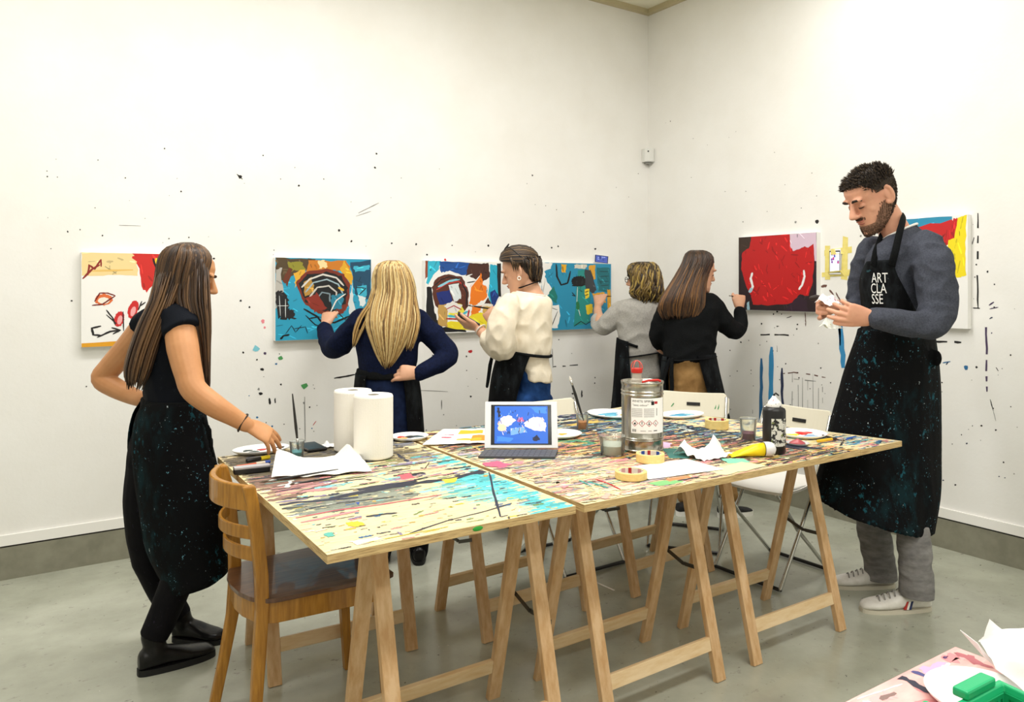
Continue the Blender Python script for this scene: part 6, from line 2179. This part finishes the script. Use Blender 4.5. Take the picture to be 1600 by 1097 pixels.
vloft(mb, dense([(968, 586, 1036, 586, DD, .12), (966, 640, 1036, 640, DD, .13)], 3))
limb(mb, [(985, 620, DD, .09), (985, 700, DD, .07), (985, 755, DD, .055)])
limb(mb, [(1018, 620, DD, .09), (1018, 700, DD, .07), (1018, 755, DD, .055)])
cloth('trousers', mb, M_legg, D, .010, 3)
apD = [(965, 528, 1036, 545, DD, .132), (963, 552, 1036, 560, DD, .135), (961, 585, 1040, 590, DD, .145), (958, 620, 1042, 625, DD, .148), (954, 660, 1044, 660, DD, .15), (952, 710, 1046, 710, DD, .15)]
Dr = dense(apD)
put('apron', vshell(Dr, [(118 - min(i, 12) * 1.2, 400) for i in range(len(Dr))], off=.004), M_apron2, D, smooth=True)
mb = MB()
mb.tube([row_pt((964, 558, 1037, 548, DD, .138), radians(a)) for a in range(0, 361, 12)], .012, 8, flat=.4, ref=UP, ends=False)
mb.tube([row_pt((965, 530, 1036, 552, DD, .134), radians(a)) for a in range(95, 180, 12)], .009, 8, ends=False)
put('apron_tie', mb, M_black_knit, D, smooth=True)
shoe(D, FL(985, 772), FL(975, 760), .044, .07, M_bsneak)
shoe(D, FL(1018, 772), FL(1008, 760), .044, .07, M_bsneak)
HD = hairmats('4a3a22', '7a6234', 'b3974f', '2f2418')
mb = MB()
hd = [(996, 409, 1016, 409, DD, .03), (987, 414, 1024, 414, DD, .08), (984, 424, 1028, 424, DD - .01, .11), (988, 436, 1031, 436, DD - .02, .11), (990, 448, 1033, 448, DD - .02, .115), (987, 458, 1034, 458, DD - .02, .115), (994, 466, 1031, 466, DD - .02, .09)]
vloft(mb, dense(hd), mi=3, k=.97)
locks(mb, hd, 360, .0060, rng, 4, start=(.03, .3), tail=(0, .06), wave=1.3, k=(.98, 1.10), bias=(4, 4, 4, 3))
put('hair', mb, HD, D, smooth=True)
mb = MB()
for sd in (-1, 1):
    mb.tube([hD.P(.103, sd * .031 + .024 * cos(a), .123 + .018 * sin(a)) for a in [2 * pi * i / 18 for i in range(19)]], .0022, 6, ends=False)
    mb.tube([hD.P(.103, sd * .055, .126), hD.P(.04, sd * .076, .124), hD.P(-.01, sd * .076, .122)], .0022, 6)
mb.tube([hD.P(.103, -.008, .126), hD.P(.107, 0, .128), hD.P(.103, .008, .126)], .002, 6)
put('glasses', mb, M_black, D, smooth=True)
gp = (tD[0] + tD[4]) / 2
brush('short paint brush held by the woman in the grey jumper', W(955, 463, DD + .28), gp + (gp - W(955, 463, DD + .28)).normalized() * .05, .004)

# ------------------------------------------------------------------ E: woman in the black jumper
rng = random.Random(35)
DE = 4.7
E = person('woman in a black jumper and tan trousers with long brown hair, painting the red canvas', W(1088, 800, DE))
hE = Head(W(1093, 424, DE), VR * .94 + VF * .34, 12, .98)
mb = MB()
hE.skin(mb, ears=False)
limb(mb, [(1088, 445, DE, .055), (1084, 472, DE, .06)])
vloft(mb, dense([(1040, 478, 1112, 474, DE, .09), (1042, 540, 1108, 540, DE, .09), (1046, 600, 1100, 600, DE, .10)], 3))
SE1 = [(1116, 480, DE, .062), (1130, 502, DE + .03, .062), (1146, 516, DE + .07, .055), (1154, 513, DE + .10, .050), (1157, 500, DE + .13, .043), (1156, 488, DE + .15, .038)]
limb(mb, SE1, k=.62)
tE = hand(mb, W(1156, 482, DE + .16), UP * .95 + VR * .06 + VF * .15, -VF * .95 + VR * .1, -1, .95, curls=((70, 70, 30), (75, 75, 40), (75, 75, 40), (72, 75, 40)), spread=3, tcurl=(40, 30), tout=22)
limb(mb, [(1024, 525, DE + .03, .04), (1034, 545, DE + .10, .03), (1046, 548, DE + .16, .026)])
hand(mb, W(1046, 548, DE + .16), VR * .8 + VF * .5, UP, 1, .9)
link('body', remesh(mb, .0045, 3), SK_L, E, smooth=True)
hE.features(E, 'b56a5a', '3a2618')
mb = MB()
sw = [(1062, 462, 1112, 458, DE, .08), (1040, 468, 1124, 466, DE, .10), (1030, 480, 1128, 482, DE, .12), (1032, 505, 1124, 505, DE, .12), (1036, 530, 1120, 530, DE, .12), (1036, 552, 1118, 552, DE, .12), (1040, 566, 1114, 564, DE, .12)]
vloft(mb, dense(sw))
limb(mb, SE1)
limb(mb, [(1042, 486, DE, .062), (1032, 512, DE + .01, .062), (1029, 528, DE + .04, .055), (1036, 540, DE + .10, .045), (1044, 546, DE + .15, .038)])
cloth('jumper', mb, M_black_knit, E, .008, 4, (.008, (9, 9, 12)), seed=6)
mb = MB()
vloft(mb, dense([(1044, 558, 1112, 558, DE, .115), (1044, 590, 1114, 590, DE, .125), (1046, 630, 1114, 630, DE, .125), (1050, 660, 1112, 660, DE, .12)], 3))
limb(mb, [(1064, 650, DE, .09), (1066, 720, DE, .068), (1070, 775, DE, .05)])
limb(mb, [(1098, 650, DE, .09), (1122, 720, DE - .02, .068), (1140, 775, DE - .04, .05)])
cloth('trousers', mb, M_tan, E, .008, 4, (.007, (12, 12, 14)), seed=2)
apE = [(1037, 556, 1117, 552, DE, .132), (1034, 580, 1122, 578, DE, .138), (1034, 620, 1132, 620, DE, .145), (1032, 660, 1140, 660, DE, .15), (1030, 710, 1146, 710, DE, .15)]
Dr = dense(apE)
put('apron', vshell(Dr, [(74 - min(i, 12) * 1.4, -216) for i in range(len(Dr))], off=.004), M_apron2, E, smooth=True)
mb = MB()
mb.tube([row_pt((1036, 562, 1118, 557, DE, .138), radians(a)) for a in range(0, 361, 12)], .011, 8, flat=.4, ref=UP, ends=False)
for pts in ([(1050, 562), (1049, 585), (1050, 605), (1049, 622)], [(1046, 562), (1040, 580), (1036, 596)]):
    mb.tube([W(x, y, DE - .14) for x, y in pts], [.010, .013, .012, .010], 8, flat=.35, ref=VF)
put('apron_tie', mb, M_black_knit, E, smooth=True)
shoe(E, FL(1123, 809), FL(1174, 803), .046, .075, M_bsneak, M_white, sole_h=.028)
shoe(E, FL(1058, 806), FL(1104, 800), .046, .075, M_bsneak, M_white, sole_h=.028)
HE = hairmats('3a281c', '553a24', '80582f', '2a1c15')
mb = MB()
he = [(1080, 391, 1098, 391, DE, .03), (1072, 397, 1110, 397, DE, .08), (1067, 410, 1114, 410, DE - .01, .10), (1058, 428, 1106, 430, DE - .02, .105), (1046, 448, 1101, 448, DE - .05, .09), (1034, 468, 1100, 468, DE - .08, .075), (1030, 482, 1098, 482, DE - .09, .05), (1034, 494, 1092, 494, DE - .10, .022)]
vloft(mb, dense(he), mi=0)
locks(mb, he[:5], 180, .0040, rng, 4, start=(.03, .12), tail=(0, .03), k=(1.0, 1.03), bias=(5, 3, 0.4, 4))
locks(mb, he, 400, .0040, rng, 4, start=(.3, .55), tail=(-.03, .03), k=(1.0, 1.06), bias=(3, 5, 3, 2))
put('hair', mb, HE, E, smooth=True)
gp = (tE[0] + tE[4]) / 2
brush('thin paint brush held up beside the red canvas by the woman in the black jumper', gp + VR * .03, W(1139, 462, DE + .14), .003)

# ------------------------------------------------------------------ F: man with the apron
rng = random.Random(36)
DF = 3.4
Fp = person('tall man with short dark hair and beard in a charcoal jumper and long black apron', W(1410, 935, DF))
hF = Head(W(1362, 307, DF), -VR * .985 - VF * .17, 30, 1.18)
mb = MB()
hF.skin(mb)
limb(mb, [(1382, 322, DF, .046), (1391, 344, DF + .01, .056), (1401, 372, DF + .02, .075)])
vloft(mb, dense([(1365, 392, 1446, 384, DF, .13), (1358, 440, 1452, 440, DF, .13), (1362, 510, 1448, 510, DF, .13), (1365, 580, 1450, 580, DF, .13)], 3))
limb(mb, [(1440, 506, 3.14, .034), (1395, 501, 3.13, .034), (1366, 497, 3.14, .031)])
limb(mb, [(1345, 492, 3.58, .042), (1318, 484, 3.50, .034), (1304, 478, 3.46, .030)])
tF1 = hand(mb, W(1364, 497, 3.14), -VR * .95 + UP * .22 + VF * .16, -VF * .92 - UP * .25, -1, 1.10, curls=((8, 22, 12), (14, 24, 12), (20, 28, 14), (26, 32, 18)), spread=5, tcurl=(10, 10), tout=20)
tF2 = hand(mb, W(1304, 477, 3.44), -VR * .92 - VF * .35 + UP * .05, VF * .9 + UP * .1 - VR * .3, 1, 1.08, curls=((42, 58, 35), (50, 62, 38), (56, 66, 40), (60, 70, 40)), spread=4, tcurl=(30, 35), tout=30)
link('body', remesh(mb, .0036, 3), SK_F, Fp, smooth=True)
hF.features(Fp, 'b86f60', '241811')
# beard: stubble skin over the jaw and short hairs on it
mb = MB()
for zi in range(48):
    z0_, z1_ = .004 + zi * .0021, .004 + (zi + 1) * .0021
    R0, R1 = hF.ring(z0_, .0022, 160), hF.ring(z1_, .0022, 160)
    for i in range(160):
        a = (2 * pi * (i + .5) / 160 + pi) % (2 * pi) - pi
        lim = .95 + (z0_ - .045) * 9 if z0_ > .045 else 0.0
        if abs(a) > 2.0 - .0 or abs(a) < lim:
            continue
        mb.add([R0[i], R0[(i + 1) % 160], R1[(i + 1) % 160], R1[i]], [(0, 1, 2, 3)], 1)
rg = random.Random(5)
for _ in range(1500):
    z = rg.uniform(.002, .105)
    a = rg.uniform(-2.0, 2.0)
    if z > .045 and abs(a) < 1.15 and not (.072 < z < .080 and abs(a) < .5):
        continue
    if .050 < z < .072 and abs(a) < .55:
        continue
    if z > .085 and abs(a) < 1.35:
        continue
    ring = hF.ring(z, .0005, 64)
    i = int((a % (2 * pi)) / (2 * pi) * 64) % 64
    p = ring[i]
    nrm = (p - hF.P(0, 0, z)).normalized()
    q = p + nrm * .0035 - hF.u * .006 + hF.f * .001
    mb.tube([p - nrm * .001, (p + q) / 2 + nrm * .0006, q], [.0016, .0014, .0005], 4, 0, ends=False)
for y in range(-9, 10):
    for j in range(4):
        p = hF.P(.0955 - .00012 * y * y, y * .0022, .0755 + j * .0016)
        mb.tube([p, p + hF.f * .003 - hF.u * .004 + hF.s * y * .0004], [.0016, .0006], 4, 0, ends=False)
put('beard', mb, [mat('beard_brown', '4a3526', .8), mat('stubble_skin', '94705a', .7, c2='6f5040', scale=160)], Fp, recalc=False)
# short hair: close cap and tufts
HF = hairmats('2a2018', '3d3024', '5a4a36', '1e1712', '4f4033', rough=.75)
mb = MB()


def hairline(a):
    """Lowest z of the hair at angle a round the head (0 = face)."""
    a = abs((a + pi) % (2 * pi) - pi)
    if a < .75:
        return .190
    if a < 1.35:
        return .190 - (a - .75) / .6 * .044
    if a < 1.62:
        return .146
    if a < 1.95:
        return .146 - (a - 1.62) / .33 * .060
    return .040


N = 120
zs = [.040 + .0045 * i for i in range(43)] + [.2335]
for zi in range(len(zs) - 1):
    o0, o1 = [.0015 if z < .15 else .004 for z in (zs[zi], zs[zi + 1])]
    R0, R1 = hF.ring(zs[zi], o0, N), hF.ring(zs[zi + 1], o1, N)
    for i in range(N):
        a = 2 * pi * i / N
        if zs[zi] >= hairline(a + pi / N) + (.006 if abs((a + pi) % (2 * pi) - pi) < 1.3 else -.004):
            j = (i + 1) % N
            mb.add([R0[i], R0[j], R1[j], R1[i]], [(0, 1, 2, 3)], 4 if zs[zi] < .15 else 0)
top = hF.ring(.234, .005, N)
mb.add(top, [tuple(range(N))], 0)
for _ in range(6500):
    a = rng.uniform(0, 2 * pi)
    z = rng.uniform(.04, .236)
    if z < hairline(a) or (abs((a + pi) % (2 * pi) - pi) < .9 and z < .186):
        continue
    short = z < .165
    rg_ = hF.ring(min(z, .233), .002, 64)
    k = rng.uniform(0, 1) if z > .222 else 1.0
    p = hF.P(-.01, 0, min(z, .233) + (.004 if k < 1 else 0)).lerp(rg_[int(a / (2 * pi) * 64) % 64], math.sqrt(k))
    nrm = (p - hF.P(-.01, 0, .13)).normalized()
    l = rng.uniform(.004, .008) if short else rng.uniform(.012, .024)
    d = (nrm * (.25 if short else .75) + hF.u * (-.5 if short else .25) + hF.f * (.0 if short else .45) + Vector((rng.uniform(-.35, .35), rng.uniform(-.35, .35), rng.uniform(-.25, .25)))).normalized()
    mb.tube([p, p + d * l * .6, p + d * l], [.0017, .0014, .0003], 4, rng.choices(range(4), (4, 4, 2, 3))[0], ends=False)
put('hair', mb, HF, Fp, smooth=True)

mb = MB()
swF = [(1380, 374, 1432, 352, DF + .02, .085), (1370, 380, 1444, 364, DF + .01, .13), (1358, 392, 1456, 380, DF, .165), (1351, 410, 1462, 404, DF, .18), (1347, 440, 1462, 440, DF, .18), (1350, 475, 1458, 475, DF, .175), (1350, 510, 1456, 510, DF, .17), (1350, 545, 1458, 545, DF, .165)]
vloft(mb, dense(swF))
limb(mb, [(1446, 388, 3.27, .078), (1458, 415, 3.20, .080), (1464, 450, 3.17, .076), (1464, 485, 3.15, .072), (1456, 505, 3.13, .066), (1432, 508, 3.12, .058), (1400, 502, 3.125, .050), (1374, 498, 3.135, .042), (1366, 497, 3.138, .040)])
limb(mb, [(1366, 392, 3.54, .07), (1353, 420, 3.58, .068), (1345, 455, 3.60, .062), (1342, 480, 3.59, .056), (1330, 484, 3.54, .046), (1318, 483, 3.50, .040)])
cloth('jumper', mb, M_char_knit, Fp, .0065, 3, (.010, (13, 13, 15)), seed=9)
mb = MB()
mb.tube([row_pt((1379, 375, 1433, 350, DF + .02, .088), 2 * pi * i / 40) for i in range(41)], .0055, 8, ends=False)
put('shirt_collar', mb, M_white, Fp, smooth=True)
# apron bib and skirt in one cloth, with neck strap and lettering
Db = dense(swF[3:], 5)
nb = len(Db)
spans = []
for i in range(nb):
    s = i / (nb - 1)
    spans.append((99 - 45 * min(1, s * 1.25) ** 1.3 - 16 * s * s, 146 + 80 * min(1, s * 1.15)))
bib = put('apron_bib', vshell(Db, spans, th=.004, off=.010), M_apron2, Fp, smooth=True)
skF = [(1338, 512, 1457, 508, DF, .185), (1334, 530, 1463, 530, DF, .19), (1322, 570, 1468, 570, DF, .195), (1310, 615, 1470, 615, DF, .185), (1297, 660, 1470, 660, DF, .18), (1284, 710, 1470, 715, DF, .195), (1270, 764, 1470, 775, DF, .235), (1272, 768, 1462, 830, DF - .02, .25)]
skF = dense(skF)
mb = MB()
vloft(mb, skF)
mb.ell(W(1462, 560, DF - .1), ((.03, 0, 0), (0, .03, 0), (0, 0, .045)), 12)
cloth('apron_skirt', mb, M_apron, Fp, .007, 4, (.009, (7, 7, 2.0)), seed=3)
mb = MB()
mb.tube([W(1393, 416, 3.205), W(1399, 392, 3.215), W(1406, 362, 3.265), W(1411, 344, 3.33), W(1413, 337, 3.39), W(1410, 338, 3.44)], .0165, 10, flat=.22, ref=VF, ends=False)
mb.tube([W(1388, 352, 3.47), W(1377, 370, 3.40), W(1368, 394, 3.28), W(1364, 416, 3.23)], .0150, 10, flat=.22, ref=VF, ends=False)
put('apron_strap', mb, M_black_knit, Fp, smooth=True)


def on_bib(x, y):
    """Point on the bib's front for a photo pixel, by searching the ring angle that shows there."""
    best = None
    for i, r in enumerate(Db):
        for a in range(60, 200, 2):
            p = row_pt(r, radians(a), 1, .0165)
            q = p - Vector((0, 0, CAM_H))
            dd = q.dot(VF)
            px, py = 800 + q.dot(VR) / dd * F_PX, HOR - q.z / dd * F_PX
            e = (px - x) ** 2 + (py - y) ** 2
            if best is None or e < best[0]:
                best = (e, p, i, a)
    return best


oA, iA = best_i = on_bib(1371, 452)[1], on_bib(1371, 452)
ia, aa = iA[2], iA[3]
p0 = row_pt(Db[ia], radians(aa), 1, .0162)
tx = (row_pt(Db[ia], radians(aa - 4), 1, .0162) - row_pt(Db[ia], radians(aa + 4), 1, .0162)).normalized()
ty = (row_pt(Db[max(ia - 2, 0)], radians(aa), 1, .0162) - row_pt(Db[min(ia + 2, nb - 1)], radians(aa), 1, .0162)).normalized()
M_letter = mat('white_print', 'f2f2f0', .7)
for k, ln in enumerate(('ART', 'CLA', 'SSE')):
    me = text_mesh(ln, .060, 'CENTER')
    tn = tx.cross(ty).normalized()
    for v in me.vertices:
        x, y = v.co.x * .80 + .010 - k * .008, v.co.y + (.034 - k * .045)
        # follow the curve of the bib
        i = ia + (-y / (ty.length * .001) * 0)
        a_s = aa - math.degrees(x / .20)
        yy = y
        j = ia
        base = row_pt(Db[ia], radians(a_s), 1, .0162)
        v.co = base + ty * yy
    link('lettering', me, M_letter, bib, recalc=False)

for pts in ([(1366, 730, 3.50, .085), (1362, 790, 3.53, .076), (1368, 845, 3.53, .070), (1375, 885, 3.52, .066), (1376, 904, 3.52, .070)], [(1402, 720, 3.38, .070), (1412, 780, 3.33, .068), (1426, 835, 3.29, .067), (1431, 890, 3.26, .066), (1432, 933, 3.25, .068)]):
    mb = MB()
    limb(mb, pts, ends=False)
    cloth('jeans_leg', mb, M_greyj, Fp, .006, 3, (.006, (8, 8, 17)), seed=pts[0][0])


def sneaker(heel, toe, stripes):
    o = shoe(Fp, heel, toe, .050, .085, M_sneak, M_sole, pointed=.62, sole_h=.016)
    f = (toe - heel)
    L = f.length
    f = f.normalized()
    s = UP.cross(f)
    mb = MB()
    for i in range(5):
        x = .44 + i * .075
        z = .085 * (.92 - (x - .40) * 1.05) + .010
        c = heel + f * L * x + UP * z
        mb.tube([c - s * .024 - UP * .008, c - s * .010 + UP * .004, c + s * .010 + UP * .004 + f * .006, c + s * .024 - UP * .008 + f * .010], .0026, 6)
    put('laces', mb, mat('lace_grey', '8f8c88', .8), o, smooth=True)
    if stripes:
        for k, col in enumerate(('b8342c', 'f1efe9', '22305e')):
            mb = MB()
            x = .44 - k * .035
            q = []
            for xx, z in ((x, .020), (x - .030, .020), (x - .075, .052), (x - .045, .052)):
                q.append(heel + f * L * (xx + .02) + s * (.0445 - (z - .02) * .18) * 1.0 + UP * z)
            mb.loft([[p - s * .006 for p in q], [p + s * .0022 for p in q]])
            put('side_stripe', mb, paint(col), o)
    return o


sneaker(FL(1452, 952), FL(1346, 955), True)
sneaker(FL(1396, 916), FL(1302, 917), False)

# painted tissue in his hands, dark crayon in the far one
mid = W(1297, 468, 3.34)
o = tissue('paint stained tissue held between the hands of the man', mid - UP * .03, [(-.5, .5, .055, .9), (.6, .2, .045, .8), (0, -.4, .04, .8)], .045, 21, group=None)
o.data.materials[0] = splatter(mat('stained_tissue', 'f1e9e8', .8), [('a06a86', 60, .60, .64, 0, (1, 1, 1)), ('3a2a30', 70, .70, .72, 0, (1, 1, 1))])
low = W(1299, 500, 3.33)
o = tissue('crumpled stained tissue hanging below the hands of the man', low - UP * .04, [(-.4, .4, .05, .9), (.5, -.2, .045, .8)], .036, 22, group=None)
o.data.materials[0] = splatter(mat('stained_tissue2', 'e6e8e0', .8), [('c9c26a', 40, .60, .64, 0, (1, 1, 1)), ('4a4a4a', 70, .70, .72, 0, (1, 1, 1))])
a = W(1268, 466, 3.36)
mb = MB()
mb.tube([a, a + VR * .02 + UP * .004, a + VR * .05 - VF * .004], [.010, .012, .009], 10)
o = put('wax_crayon', mb, mat('dark_crayon', '2a1d18', .6), loc=a, smooth=True)
tag(o, 'dark brown crayon stub held in the far hand of the man', 'crayon')
